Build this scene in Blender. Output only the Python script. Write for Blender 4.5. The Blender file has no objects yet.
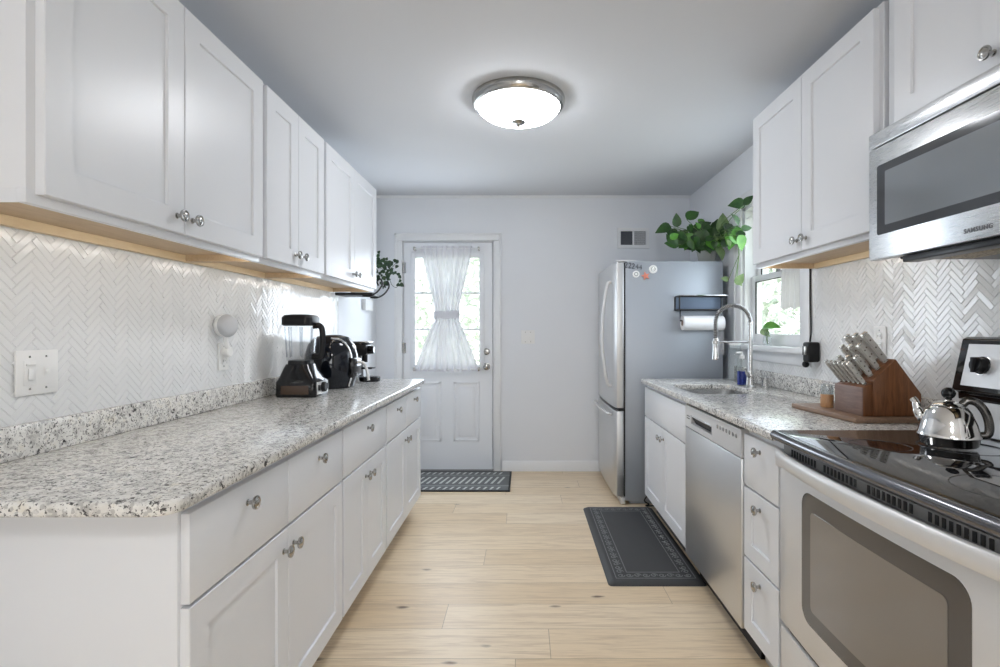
import bpy, bmesh, math, random
from mathutils import Vector, Matrix
random.seed(7)
SC = bpy.context.scene
COL = SC.collection
PI = math.pi

# ------------------------------------------------------------------ camera, sky, lights, exposure
cam_d = bpy.data.cameras.new('camera')
cam = bpy.data.objects.new('camera', cam_d); COL.objects.link(cam)
cam.location = (0, 0, 1.24); cam.rotation_euler = (PI/2, 0, 0)
cam_d.sensor_width = 36; cam_d.lens = 510/1000*36
cam_d.shift_x = -0.024; cam_d.shift_y = -0.0025
cam_d.clip_start = 0.05
SC.camera = cam

W = bpy.data.worlds.new('sky'); SC.world = W; W.use_nodes = True
bg = W.node_tree.nodes['Background']
bg.inputs[0].default_value = (0.86, 0.94, 1.0, 1); bg.inputs[1].default_value = 1.3

def lamp(name, kind, loc, rot, energy, color, **kw):
    d = bpy.data.lights.new(name, kind); d.energy = energy; d.color = color
    for k, v in kw.items(): setattr(d, k, v)
    o = bpy.data.objects.new(name, d); COL.objects.link(o); o.location = loc; o.rotation_euler = rot
    return o
lamp('sun', 'SUN', (0, -6, 8), (math.radians(28), 0, math.radians(-14)), 6.0, (1, .97, .92), angle=.02)
# added fill: area light at an invented window behind the camera
lamp('added_front_fill', 'AREA', (0.1, -2.42, 1.5), (PI/2, 0, 0), 4.5, (1.0, 0.99, 0.96), shape='RECTANGLE', size=.9, size_y=1.0)
lamp('side_window_daylight', 'AREA', (1.45, 3.10, 1.70), (0, PI/2, 0), 1.25, (0.76, 0.86, 1.0), shape='RECTANGLE', size=.8, size_y=.66)
lamp('door_window_daylight', 'AREA', (-.68, 4.40, 1.42), (-PI/2, 0, 0), 3.7, (0.80, 0.89, 1.0), shape='RECTANGLE', size=.55, size_y=.9)

vs = SC.view_settings
SC.display_settings.display_device = 'sRGB'
vs.view_transform = 'Standard'; vs.look = 'None'; vs.gamma = 1; vs.use_curve_mapping = False
vs.exposure = 1.47

# ------------------------------------------------------------------ helpers
WL = {}
def wl(o): return WL[o.name] if o is not None else Vector((0, 0, 0))

def thing(name, label, cat, loc, group=None):
    o = bpy.data.objects.new(name, None); COL.objects.link(o)
    o.location = loc; WL[o.name] = Vector(loc); o.empty_display_size = .05
    o['label'] = label; o['category'] = cat
    if group: o['group'] = group
    return o
def tag(o, label=None, cat=None, group=None, kind=None):
    if label: o['label'] = label
    if cat: o['category'] = cat
    if group: o['group'] = group
    if kind: o['kind'] = kind
    return o

class MB:
    def __init__(s): s.bm = bmesh.new(); s.mi = 0
    def _mat(s, faces):
        for f in faces: f.material_index = s.mi
    def merge(s, b2):
        b2.normal_update()
        vm = {v: s.bm.verts.new(v.co) for v in b2.verts}
        for f in b2.faces:
            try:
                nf = s.bm.faces.new([vm[v] for v in f.verts]); nf.material_index = s.mi
            except ValueError: pass
        b2.free()
        return s
    def box(s, x0, x1, y0, y1, z0, z1, bev=0, seg=2):
        b = bmesh.new()
        bmesh.ops.create_cube(b, size=1)
        for v in b.verts:
            v.co = Vector(((x0+x1)/2 + v.co.x*abs(x1-x0), (y0+y1)/2 + v.co.y*abs(y1-y0), (z0+z1)/2 + v.co.z*abs(z1-z0)))
        if bev: bmesh.ops.bevel(b, geom=b.edges[:], offset=bev, segments=seg, affect='EDGES', profile=.5)
        return s.merge(b)
    def prism(s, poly, axis, a0, a1, bev=0, seg=2, minang=40):
        # poly: 2D list; axis 'x': (y,z), 'y': (x,z), 'z': (x,y)
        def P(p, a):
            return {'x': Vector((a, p[0], p[1])), 'y': Vector((p[0], a, p[1])), 'z': Vector((p[0], p[1], a))}[axis]
        b = bmesh.new()
        lo = [b.verts.new(P(p, a0)) for p in poly]; hi = [b.verts.new(P(p, a1)) for p in poly]
        n = len(poly)
        b.faces.new(lo[::-1]); b.faces.new(hi)
        for i in range(n): b.faces.new((lo[i], lo[(i+1) % n], hi[(i+1) % n], hi[i]))
        bmesh.ops.recalc_face_normals(b, faces=b.faces[:])
        if bev:
            b.normal_update()
            es = [e for e in b.edges if len(e.link_faces) == 2 and math.degrees(e.calc_face_angle(0)) > minang]
            bmesh.ops.bevel(b, geom=es, offset=bev, segments=seg, affect='EDGES', profile=.5)
        return s.merge(b)
    def slab_hole(s, outer, holes, z0, z1, bev=.004):
        b = bmesh.new(); es = []
        for loop in [outer] + holes:
            vs_ = [b.verts.new((p[0], p[1], z1)) for p in loop]
            for i in range(len(vs_)): es.append(b.edges.new((vs_[i], vs_[(i+1) % len(vs_)])))
        bmesh.ops.triangle_fill(b, edges=es, use_beauty=True, use_dissolve=False)
        top = b.faces[:]
        r = bmesh.ops.extrude_face_region(b, geom=top)
        for v in [g for g in r['geom'] if isinstance(g, bmesh.types.BMVert)]: v.co.z = z0
        bmesh.ops.recalc_face_normals(b, faces=b.faces[:])
        b.normal_update()
        if bev:
            es = [e for e in b.edges if len(e.link_faces) == 2 and math.degrees(e.calc_face_angle(0)) > 60 and abs(e.verts[0].co.z-e.verts[1].co.z) < 1e-5]
            bmesh.ops.bevel(b, geom=es, offset=bev, segments=3, affect='EDGES', profile=.5)
        return s.merge(b)
    def lathe(s, prof, o=(0, 0, 0), axis=(0, 0, 1), seg=32, sx=1, sy=1):
        ax = Vector(axis).normalized()
        q = Vector((0, 0, 1)).rotation_difference(ax)
        o = Vector(o); b = bmesh.new(); rings = []
        for r, h in prof:
            if r < 1e-6: rings.append([b.verts.new(o + q @ Vector((0, 0, h)))])
            else: rings.append([b.verts.new(o + q @ Vector((r*sx*math.cos(2*PI*i/seg), r*sy*math.sin(2*PI*i/seg), h))) for i in range(seg)])
        for a, c in zip(rings, rings[1:]):
            for i in range(seg):
                j = (i+1) % seg
                if len(a) == 1 and len(c) == 1: continue
                if len(a) == 1: b.faces.new((a[0], c[i], c[j]))
                elif len(c) == 1: b.faces.new((a[i], a[j], c[0]))
                else: b.faces.new((a[i], a[j], c[j], c[i]))
        if len(rings[0]) > 1: b.faces.new(rings[0][::-1])
        if len(rings[-1]) > 1: b.faces.new(rings[-1])
        bmesh.ops.recalc_face_normals(b, faces=b.faces[:])
        return s.merge(b)
    def cyl(s, p0, p1, r, seg=20, r1=None):
        p0, p1 = Vector(p0), Vector(p1); L = (p1-p0).length
        return s.lathe([(r, 0), (r if r1 is None else r1, L)], p0, p1-p0, seg)
    def ball(s, c, r, seg=20, sz=1):
        n = 10
        return s.lathe([(r*math.sin(PI*k/n), -r*sz*math.cos(PI*k/n)) for k in range(n+1)], c, (0, 0, 1), seg)
    def tube(s, pts, r, seg=10, flat=1.0, up=None):
        pts = [Vector(p) for p in pts]; n = len(pts)
        rs = r if isinstance(r, (list, tuple)) else [r]*n
        b = bmesh.new(); rings = []
        t0 = (pts[1]-pts[0]).normalized()
        ref = Vector(up) if up else (Vector((0, 0, 1)) if abs(t0.z) < .9 else Vector((1, 0, 0)))
        u = (ref - t0*ref.dot(t0)).normalized()
        for i in range(n):
            t = (pts[min(i+1, n-1)]-pts[max(i-1, 0)]).normalized()
            u = (u - t*u.dot(t)).normalized(); v = t.cross(u)
            rings.append([b.verts.new(pts[i] + (u*math.cos(2*PI*k/seg)*flat + v*math.sin(2*PI*k/seg))*rs[i]) for k in range(seg)])
        for a, c in zip(rings, rings[1:]):
            for k in range(seg): b.faces.new((a[k], a[(k+1) % seg], c[(k+1) % seg], c[k]))
        b.faces.new(rings[0][::-1]); b.faces.new(rings[-1])
        bmesh.ops.recalc_face_normals(b, faces=b.faces[:])
        return s.merge(b)
    def quad(s, *ps):
        f = s.bm.faces.new([s.bm.verts.new(p) for p in ps]); f.material_index = s.mi
        return s
    def build(s, name, mat, parent=None, smooth=38, kind=None):
        bm = s.bm
        vs_ = [v.co for v in bm.verts]
        c = Vector([(min(v[k] for v in vs_)+max(v[k] for v in vs_))/2 for k in range(3)])
        for v in bm.verts: v.co -= c
        me = bpy.data.meshes.new(name); bm.to_mesh(me); bm.free()
        mats = mat if isinstance(mat, (list, tuple)) else [mat]
        for m in mats: me.materials.append(m)
        if smooth:
            me.shade_smooth(); me.set_sharp_from_angle(angle=math.radians(smooth))
        o = bpy.data.objects.new(name, me); COL.objects.link(o)
        o.parent = parent; o.location = c - wl(parent); WL[o.name] = c
        if kind: o['kind'] = kind
        return o

def smoothpath(pts, n=6):
    # Catmull-Rom
    P = [Vector(p) for p in pts]; P = [2*P[0]-P[1]] + P + [2*P[-1]-P[-2]]
    out = []
    for i in range(1, len(P)-2):
        for k in range(n):
            t = k/n
            out.append(.5*((2*P[i]) + (-P[i-1]+P[i+1])*t + (2*P[i-1]-5*P[i]+4*P[i+1]-P[i+2])*t*t + (-P[i-1]+3*P[i]-3*P[i+1]+P[i+2])*t**3))
    out.append(P[-2]); return out

def at(px, py, Y):
    return Vector(((px-524)*Y/510, Y, 1.24-(py-331)*Y/510))

# ------------------------------------------------------------------ materials
def principled(name, col, rough=.5, metal=0, spec=.5, **kw):
    m = bpy.data.materials.new(name); m.use_nodes = True
    b = m.node_tree.nodes['Principled BSDF']
    b.inputs['Base Color'].default_value = (*col, 1); b.inputs['Roughness'].default_value = rough
    b.inputs['Metallic'].default_value = metal; b.inputs['Specular IOR Level'].default_value = spec
    for k, v in kw.items(): b.inputs[k].default_value = v
    return m
class N:
    def __init__(s, m): s.t = m.node_tree; s.n = s.t.nodes; s.l = s.t.links; s.b = s.n['Principled BSDF']
    def new(s, typ, **kw):
        x = s.n.new(typ)
        for k, v in kw.items():
            if k in x.inputs.keys() if isinstance(k, str) else False: x.inputs[k].default_value = v
            else: setattr(x, k, v)
        return x
    def link(s, a, b): s.l.new(a, b)
    def coords(s, scale=(1, 1, 1), world=True, rot=(0, 0, 0)):
        if world: src = s.n.new('ShaderNodeNewGeometry').outputs['Position']
        else: src = s.n.new('ShaderNodeTexCoord').outputs['Object']
        mp = s.n.new('ShaderNodeMapping'); mp.inputs['Scale'].default_value = scale; mp.inputs['Rotation'].default_value = rot
        s.link(src, mp.inputs['Vector']); return mp.outputs[0]
    def noise(s, vec, scale, detail=3, rough=.5, dist=0):
        x = s.n.new('ShaderNodeTexNoise'); x.inputs['Scale'].default_value = scale; x.inputs['Detail'].default_value = detail
        x.inputs['Roughness'].default_value = rough; x.inputs['Distortion'].default_value = dist
        s.link(vec, x.inputs['Vector']); return x.outputs['Fac']
    def voronoi(s, vec, scale, out='Color', feature='F1'):
        x = s.n.new('ShaderNodeTexVoronoi'); x.feature = feature; x.inputs['Scale'].default_value = scale
        s.link(vec, x.inputs['Vector']); return x.outputs[out]
    def ramp(s, fac, stops, interp='LINEAR'):
        x = s.n.new('ShaderNodeValToRGB'); x.color_ramp.interpolation = interp
        e = x.color_ramp.elements
        while len(e) < len(stops): e.new(.5)
        for k, (p, c) in zip(e, stops):
            k.position = p; k.color = (*c, 1) if len(c) == 3 else c
        s.link(fac, x.inputs['Fac']); return x.outputs['Color']
    def mix(s, fac, a, b, mode='MIX'):
        x = s.n.new('ShaderNodeMix'); x.data_type = 'RGBA'; x.blend_type = mode
        for val, i in ((fac, 0), (a, 6), (b, 7)):
            if isinstance(val, (int, float)): x.inputs[i].default_value = val
            elif isinstance(val, tuple): x.inputs[i].default_value = (*val, 1)
            else: s.link(val, x.inputs[i])
        return x.outputs[2]
    def bump(s, h, strength=.2, dist=.002):
        x = s.n.new('ShaderNodeBump'); x.inputs['Strength'].default_value = strength; x.inputs['Distance'].default_value = dist
        s.link(h, x.inputs['Height']); s.link(x.outputs[0], s.b.inputs['Normal'])

def paint(name, col, rough, bump=.05, scale=180, spec=.4):
    m = principled(name, col, rough, spec=spec); n = N(m)
    v = n.coords(); f = n.noise(v, scale, 2)
    c = n.noise(v, 2.2, 2)
    n.link(n.mix(n.ramp(c, [(.3, (0, 0, 0)), (.7, (.5, .5, .5))]), col, tuple(k*.97 for k in col)), n.b.inputs['Base Color'])
    n.bump(f, bump, .001); return m

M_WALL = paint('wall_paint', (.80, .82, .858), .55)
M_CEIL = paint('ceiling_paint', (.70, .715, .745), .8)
M_TRIM = paint('trim_paint', (.82, .83, .845), .3, .02)
M_CAB = paint('cabinet_paint', (.79, .805, .835), .32, .03, 90, .45)
M_DOORP = paint('door_paint', (.83, .85, .885), .35, .02)
M_PLASTIC = principled('white_plastic', (.84, .84, .83), .3)
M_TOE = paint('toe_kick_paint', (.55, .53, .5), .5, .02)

def mk_floor():
    m = principled('oak_planks', (.7, .55, .38), .38, spec=.4); n = N(m)
    v = n.coords()
    def math_(op, a, b=None, c=None):
        x = n.n.new('ShaderNodeMath'); x.operation = op
        for k, val in enumerate((a, b, c)):
            if val is None: continue
            if isinstance(val, (int, float)): x.inputs[k].default_value = val
            else: n.link(val, x.inputs[k])
        return x.outputs[0]
    sp = n.n.new('ShaderNodeSeparateXYZ'); n.link(v, sp.inputs[0])
    ry = math_('DIVIDE', sp.outputs[1], .193); row = math_('FLOOR', ry); fy = math_('FRACT', ry)
    w1 = n.n.new('ShaderNodeTexWhiteNoise'); w1.noise_dimensions = '1D'; n.link(math_('ADD', row, 3.7), w1.inputs['W'])
    u = math_('MULTIPLY_ADD', w1.outputs['Value'], 5.3, math_('DIVIDE', sp.outputs[0], 1.75)); pid = math_('FLOOR', u); fu = math_('FRACT', u)
    cb = n.n.new('ShaderNodeCombineXYZ'); n.link(row, cb.inputs[0]); n.link(pid, cb.inputs[1])
    w2_ = n.n.new('ShaderNodeTexWhiteNoise'); w2_.noise_dimensions = '2D'; n.link(cb.outputs[0], w2_.inputs['Vector'])
    ey = math_('MINIMUM', fy, math_('SUBTRACT', 1.0, fy)); eu = math_('MINIMUM', fu, math_('SUBTRACT', 1.0, fu))
    seam = math_('MAXIMUM', math_('LESS_THAN', math_('MULTIPLY', ey, .193), .0012), math_('LESS_THAN', math_('MULTIPLY', eu, 1.75), .0012))
    base = n.ramp(w2_.outputs['Value'], [(0, (.77, .605, .405)), (.5, (.84, .68, .48)), (1, (.88, .735, .545))])
    vs_ = n.coords((1.1, 16, 1))
    off = n.n.new('ShaderNodeVectorMath'); off.operation = 'MULTIPLY_ADD'; n.link(w2_.outputs['Color'], off.inputs[0]); off.inputs[1].default_value = (9, 9, 9); n.link(vs_, off.inputs[2])
    g1 = n.noise(off.outputs[0], 2.6, 6, .62, .9)
    base = n.mix(n.ramp(g1, [(.36, (.62, .62, .62)), (.54, (0, 0, 0))]), base, (.60, .45, .30))
    g2 = n.noise(n.coords((2.5, 60, 1)), 3, 5, .6, .4)
    base = n.mix(n.ramp(g2, [(.36, (.22, .22, .22)), (.50, (0, 0, 0))]), base, (.42, .30, .18))
    vk = n.coords((1.6, 4.2, 1))
    kd = n.voronoi(vk, 1.55, 'Distance')
    kn = n.noise(n.coords((6, 18, 1)), 2, 3)
    kk = n.n.new('ShaderNodeMath'); kk.operation = 'MULTIPLY_ADD'; n.link(kn, kk.inputs[0]); kk.inputs[1].default_value = .12; n.link(kd, kk.inputs[2])
    base = n.mix(n.ramp(kk.outputs[0], [(.085, (1, 1, 1)), (.15, (0, 0, 0))]), base, (.17, .11, .07))
    base = n.mix(n.ramp(seam, [(0, (0, 0, 0)), (1, (.85, .85, .85))]), base, (.34, .25, .16))
    n.link(base, n.b.inputs['Base Color'])
    n.bump(g2, .06, .001)
    return m
M_FLOOR = mk_floor()

def mk_granite():
    m = principled('granite', (.7, .7, .68), .17, spec=.5); n = N(m)
    v = n.coords()
    a = n.noise(v, 26, 6, .65, .4)
    base = n.ramp(a, [(.30, (.45, .44, .42)), (.42, (.68, .665, .63)), (.54, (.82, .81, .78)), (.72, (.74, .70, .61))])
    vc = n.voronoi(v, 120, 'Color')
    base = n.mix(n.ramp(vc, [(.30, (.55, .55, .55)), (.36, (0, 0, 0))]), base, (.32, .31, .30))
    f2 = n.noise(v, 95, 3, .6)
    base = n.mix(n.ramp(f2, [(.60, (0, 0, 0)), (.66, (.7, .7, .7))]), base, (.84, .84, .82))
    f1 = n.noise(v, 62, 4, .7, .3)
    base = n.mix(n.ramp(f1, [(.375, (.95, .95, .95)), (.41, (0, 0, 0))]), base, (.035, .033, .035))
    f3 = n.noise(v, 170, 2, .5)
    base = n.mix(n.ramp(f3, [(.36, (.92, .92, .92)), (.39, (0, 0, 0))]), base, (.07, .066, .066))
    n.link(base, n.b.inputs['Base Color']); return m
M_GRAN = mk_granite()

M_TILE = principled('glazed_tile', (.80, .81, .815), .13, spec=.5)
M_GROUT = principled('grout', (.72, .73, .74), .7)

def brushed(name, col, rough, along, metal=1.0):
    m = principled(name, col, rough, metal); n = N(m)
    sc = {'z': (140, 140, 3), 'y': (140, 3, 140), 'x': (3, 140, 140)}[along]
    f = n.noise(n.coords(sc), 6, 3)
    r = n.ramp(f, [(.3, (rough*.85,)*3), (.7, (rough*1.2,)*3)])
    n.link(r, n.b.inputs['Roughness'])
    n.link(n.mix(n.ramp(f, [(.3, (0, 0, 0)), (.7, (1, 1, 1))]), tuple(k*.98 for k in col), col), n.b.inputs['Base Color'])
    n.bump(f, .008, .0006); return m
M_STEEL = brushed('stainless_steel', (.68, .685, .69), .36, 'z')
M_STEELH = brushed('stainless_steel_horizontal', (.68, .685, .69), .28, 'y')
M_SINK = brushed('sink_steel', (.60, .60, .60), .28, 'y')
M_NICKEL = principled('brushed_nickel', (.44, .43, .41), .2, 1)
M_CHROME = principled('chrome', (.78, .78, .78), .09, 1)
M_KETTLE = principled('polished_steel', (.78, .77, .75), .07, 1)
M_SPRING = principled('brushed_faucet_steel', (.62, .62, .62), .26, 1)
M_FRSIDE = principled('grey_fridge_side', (.38, .41, .455), .42, .35)
M_SILVERP = principled('silver_paint', (.70, .70, .70), .36, .4)
M_DOORSILVER = principled('pale_silver_finish', (.74, .735, .73), .38, .35)
M_CTRIM = principled('dark_polished_trim', (.17, .17, .18), .2, .85)
M_SLAT = principled('grey_slat', (.20, .20, .20), .5)
M_VENTP = principled('vent_panel_grey', (.30, .30, .30), .4, .4)
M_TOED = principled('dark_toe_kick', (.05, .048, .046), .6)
M_BLACK = principled('black_plastic', (.009, .009, .010), .32, spec=.3)
M_BLACKG = principled('black_gloss', (.006, .006, .007), .08, spec=.4)
M_NAVYG = principled('blue_black_gloss', (.007, .009, .014), .07, spec=.45)
M_CTOP = principled('black_ceramic_glass', (.008, .008, .009), .04, spec=.7)
M_RING = principled('burner_ring', (.06, .06, .065), .2)
M_OVENG = principled('oven_glass', (.17, .155, .143), .05, spec=1.0, IOR=1.75)  # base lightened to stand in for the room's reflection in the glass
M_OVENF = principled('oven_glass_border', (.075, .07, .068), .06, spec=.9)
M_MWG = principled('microwave_glass', (.20, .22, .24), .06, spec=1.0, IOR=1.7)  # reflected brightness of the room is put into the base colour
M_MWF = principled('microwave_glass_border', (.05, .053, .058), .08, spec=.7)
M_RUBBER = principled('dark_rubber', (.02, .02, .02), .7)
M_DARKSLOT = principled('dark_slot', (.01, .01, .01), .6)
M_IRON = principled('black_iron', (.015, .015, .016), .45, .3)

def wood(name, c0, c1, rough, sc=(1, 1, 14), scale=9):
    m = principled(name, c0, rough); n = N(m)
    f = n.noise(n.coords(sc), scale, 5, .6, .8)
    n.link(n.ramp(f, [(.32, c0), (.68, c1)]), n.b.inputs['Base Color']); return m
M_BLOCK = wood('walnut', (.12, .043, .014), (.24, .095, .036), .34, (14, 14, 1.5), 6)
M_BLOCKF = wood('walnut_front', (.17, .105, .085), (.25, .165, .135), .45, (14, 2, 14), 6)
M_BOARD = wood('board_wood', (.20, .12, .075), (.30, .19, .125), .45, (14, 2, 14), 5)
M_MAPLE = wood('maple_veneer', (.50, .36, .22), (.60, .45, .29), .5, (8, 1.2, 8), 7)
M_RAIL = wood('pale_pine', (.68, .53, .32), (.76, .61, .40), .5, (8, 1.2, 8), 7)
M_JARW = wood('turned_wood', (.42, .22, .10), (.55, .31, .16), .4, (8, 8, 2), 9)

def glass(name, tint=(1, 1, 1), refl=.12, rough=.02):
    m = bpy.data.materials.new(name); m.use_nodes = True; t = m.node_tree; t.nodes.clear()
    o = t.nodes.new('ShaderNodeOutputMaterial'); mx = t.nodes.new('ShaderNodeMixShader')
    tr = t.nodes.new('ShaderNodeBsdfTransparent'); gl = t.nodes.new('ShaderNodeBsdfGlossy'); fr = t.nodes.new('ShaderNodeLayerWeight')
    fr.inputs['Blend'].default_value = .5
    pw = t.nodes.new('ShaderNodeMath'); pw.operation = 'POWER'; pw.inputs[1].default_value = 4.0
    ma = t.nodes.new('ShaderNodeMath'); ma.operation = 'MULTIPLY_ADD'; ma.inputs[1].default_value = .8; ma.inputs[2].default_value = refl*.35
    t.links.new(fr.outputs['Facing'], pw.inputs[0]); t.links.new(pw.outputs[0], ma.inputs[0])
    tr.inputs[0].default_value = (*tint, 1); gl.inputs['Roughness'].default_value = rough
    t.links.new(ma.outputs[0], mx.inputs[0]); t.links.new(tr.outputs[0], mx.inputs[1]); t.links.new(gl.outputs[0], mx.inputs[2])
    t.links.new(mx.outputs[0], o.inputs[0]); return m
M_PANE = glass('window_glass', (.98, 1, .99), .08)
M_JARG = glass('clear_plastic', (.94, .95, .96), .12, .05)
M_CLEAR = glass('clear_glass', (.97, .985, .985), .1)
M_FROST = glass('cloudy_glass', (.72, .75, .76), .3, .15)
M_BLUE = principled('blue_soap', (.012, .03, .25), .1)

def cloth(name, col, trans, alpha):
    m = bpy.data.materials.new(name); m.use_nodes = True; t = m.node_tree; t.nodes.clear()
    o = t.nodes.new('ShaderNodeOutputMaterial')
    d = t.nodes.new('ShaderNodeBsdfDiffuse'); tl = t.nodes.new('ShaderNodeBsdfTranslucent'); tr = t.nodes.new('ShaderNodeBsdfTransparent')
    d.inputs[0].default_value = (*col, 1); tl.inputs[0].default_value = (*col, 1)
    m1 = t.nodes.new('ShaderNodeMixShader'); m1.inputs[0].default_value = trans
    m2 = t.nodes.new('ShaderNodeMixShader'); m2.inputs[0].default_value = alpha
    t.links.new(d.outputs[0], m1.inputs[1]); t.links.new(tl.outputs[0], m1.inputs[2])
    t.links.new(m1.outputs[0], m2.inputs[1]); t.links.new(tr.outputs[0], m2.inputs[2]); t.links.new(m2.outputs[0], o.inputs[0])
    return m
M_SHEER = cloth('sheer_white', (.80, .80, .85), .20, .06)
M_SHEERD = cloth('sheer_grey', (.66, .65, .65), .16, .03)
M_TOWEL = paint('waffle_towel', (.45, .46, .48), .9, .3, 300)
M_PAPER = principled('paper_towel', (.88, .88, .89), .9)

def leafmat(name, c0, c1, rough=.38):
    m = principled(name, c0, rough); n = N(m)
    f = n.noise(n.coords(), 25, 3)
    n.link(n.ramp(f, [(.35, c0), (.65, c1)]), n.b.inputs['Base Color'])
    n.b.inputs['Transmission Weight'].default_value = 0
    return m
M_LEAF = leafmat('pothos_leaf', (.013, .048, .009), (.034, .105, .016))
M_LEAFP = leafmat('pale_leaf', (.16, .26, .10), (.28, .38, .18))
M_LEAFD = leafmat('ivy_leaf', (.012, .035, .014), (.03, .08, .025))
M_LEAFB = leafmat('bright_leaf', (.06, .22, .025), (.11, .30, .04))
M_STEM = principled('green_stem', (.12, .22, .06), .5)
M_TREE = leafmat('tree_leaf', (.34, .39, .33), (.58, .62, .56), .6)
M_BARK = principled('bark', (.16, .12, .09), .9)
M_LAWN = paint('lawn_grass', (.36, .37, .31), .9, .3, 60)

# ------------------------------------------------------------------ room shell
XL, XR, YB, YF, ZC = -1.31, 1.47, 4.517, -2.5, 2.436
def struct(mb, name, mat, parent=None, smooth=38):
    o = mb.build(name, mat, parent, smooth)
    if parent is None: o['kind'] = 'structure'
    return o
struct(MB().box(XL-.1, XR+.12, YF-.1, YB+.14, -.08, 0), 'floor', M_FLOOR)
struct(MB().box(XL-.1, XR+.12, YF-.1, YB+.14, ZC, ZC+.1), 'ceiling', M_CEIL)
wleft = struct(MB().box(XL-.1, XL, YF-.1, YB+.14, 0, ZC), 'wall_left', M_WALL)
WY0, WY1, WZ0, WZ1 = 2.687, 3.42, 1.142, 2.06
wright = struct(MB().box(XR, XR+.12, YF-.1, WY0, 0, ZC).box(XR, XR+.12, WY1, YB+.14, 0, ZC)
    .box(XR, XR+.12, WY0, WY1, 0, WZ0).box(XR, XR+.12, WY0, WY1, WZ1, ZC), 'wall_right', M_WALL)
DX0, DX1, DZ = -1.078, -.268, 2.038
struct(MB().box(XL, DX0, YB, YB+.14, 0, ZC).box(DX1, XR, YB, YB+.14, 0, ZC).box(DX0, DX1, YB, YB+.14, DZ, ZC), 'wall_back', M_WALL)
struct(MB().box(XL, -.4, YF-.1, YF, 0, ZC).box(.6, XR, YF-.1, YF, 0, ZC).box(-.4, .6, YF-.1, YF, 0, .95)
    .box(-.4, .6, YF-.1, YF, 2.05, ZC), 'wall_front', M_WALL)
# front window, unseen behind the camera, added to let in fill light
w2 = struct(MB().box(-.4, -.36, YF-.08, YF-.02, .95, 2.05).box(.56, .6, YF-.08, YF-.02, .95, 2.05).box(-.36, .56, YF-.08, YF-.02, .95, .99)
    .box(-.36, .56, YF-.08, YF-.02, 2.01, 2.05).box(-.36, .56, YF-.07, YF-.03, 1.48, 1.52), 'added_window_2', M_TRIM)
# baseboards
struct(MB().prism([(YB, 0), (YB-.014, 0), (YB-.014, .075), (YB-.006, .09), (YB, .09)], 'x', DX1+.075, XR-.02), 'baseboard_back', M_TRIM)
struct(MB().prism([(XL, 0), (XL+.014, 0), (XL+.014, .075), (XL+.006, .09), (XL, .09)], 'y', 3.53, YB-.016), 'baseboard_left', M_TRIM)
struct(MB().prism([(YB, ZC), (YB-.018, ZC), (YB-.018, ZC-.008), (YB, ZC-.02)], 'x', XL, XR), 'trim_1', M_TRIM)

# herringbone tiles
def herringbone(side, xw, y0, y1, z0, z1, parent, name, th=.006, w=.019, n=4, cuts=()):
    b = bmesh.new(); g = .0008
    Lc = (max(y1-y0, z1-z0)*1.5)/w
    cy, cz = (y0+y1)/2, (z0+z1)/2; R = int(((y1-y0)+(z1-z0))/w*.75)+8
    c45 = math.sqrt(.5)
    rnd = random.Random(3)
    for i in range(-R, R):
        for j in range(-R, R):
            d = (i-j) % (2*n)
            if d == 0: a = (i, i+n, j, j+1)
            elif d == 2*n-1: a = (i, i+1, j, j+n)
            else: continue
            u0, u1, v0, v1 = a[0]*w+g, a[1]*w-g, a[2]*w+g, a[3]*w-g
            mu, mv = (u0+u1)/2, (v0+v1)/2
            Yc, Zc = cy+(mu-mv)*c45, cz+(mu+mv)*c45
            if Yc < y0-.06 or Yc > y1+.06 or Zc < z0-.06 or Zc > z1+.06: continue
            if any(c[0]+.03 < Yc < c[1]-.03 and c[2]+.03 < Zc < c[3]-.03 for c in cuts): continue
            tx, ty = rnd.gauss(0, .016), rnd.gauss(0, .016)
            ch = .0010
            def V(u, v, h):
                h2 = h + tx*(u-mu) + ty*(v-mv)
                return b.verts.new((xw+side*h2, cy+(u-v)*c45, cz+(u+v)*c45))
            o = [V(u0, v0, 0.001), V(u1, v0, 0.001), V(u1, v1, 0.001), V(u0, v1, 0.001)]
            m_ = [V(u0, v0, th-ch), V(u1, v0, th-ch), V(u1, v1, th-ch), V(u0, v1, th-ch)]
            t = [V(u0+ch, v0+ch, th), V(u1-ch, v0+ch, th), V(u1-ch, v1-ch, th), V(u0+ch, v1-ch, th)]
            b.faces.new(t)
            for k in range(4):
                q = (k+1) % 4
                b.faces.new((m_[k], m_[q], t[q], t[k])); b.faces.new((o[k], o[q], m_[q], m_[k]))
    for co, no in (((0, y0, 0), (0, -1, 0)), ((0, y1, 0), (0, 1, 0)), ((0, 0, z0), (0, 0, -1)), ((0, 0, z1), (0, 0, 1))):
        bmesh.ops.bisect_plane(b, geom=b.verts[:]+b.edges[:]+b.faces[:], plane_co=co, plane_no=no, clear_outer=True)
    for (a0, a1, b0, b1) in cuts: pass
    bmesh.ops.recalc_face_normals(b, faces=b.faces[:])
    mb = MB(); mb.merge(b); mb.mi = 1
    mb.box(xw, xw+side*.0048, y0, y1, z0, z1)
    return mb.build(name, [M_TILE, M_GROUT], parent, 20)
herringbone(1, XL, .972, 3.583, .98, 1.52, wleft, 'tile_backsplash')
herringbone(-1, XR, .60, 2.598, .90, 1.60, wright, 'tile_backsplash')
herringbone(-1, XR, 2.598, 3.50, .98, 1.085, wright, 'tile_backsplash')

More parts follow.
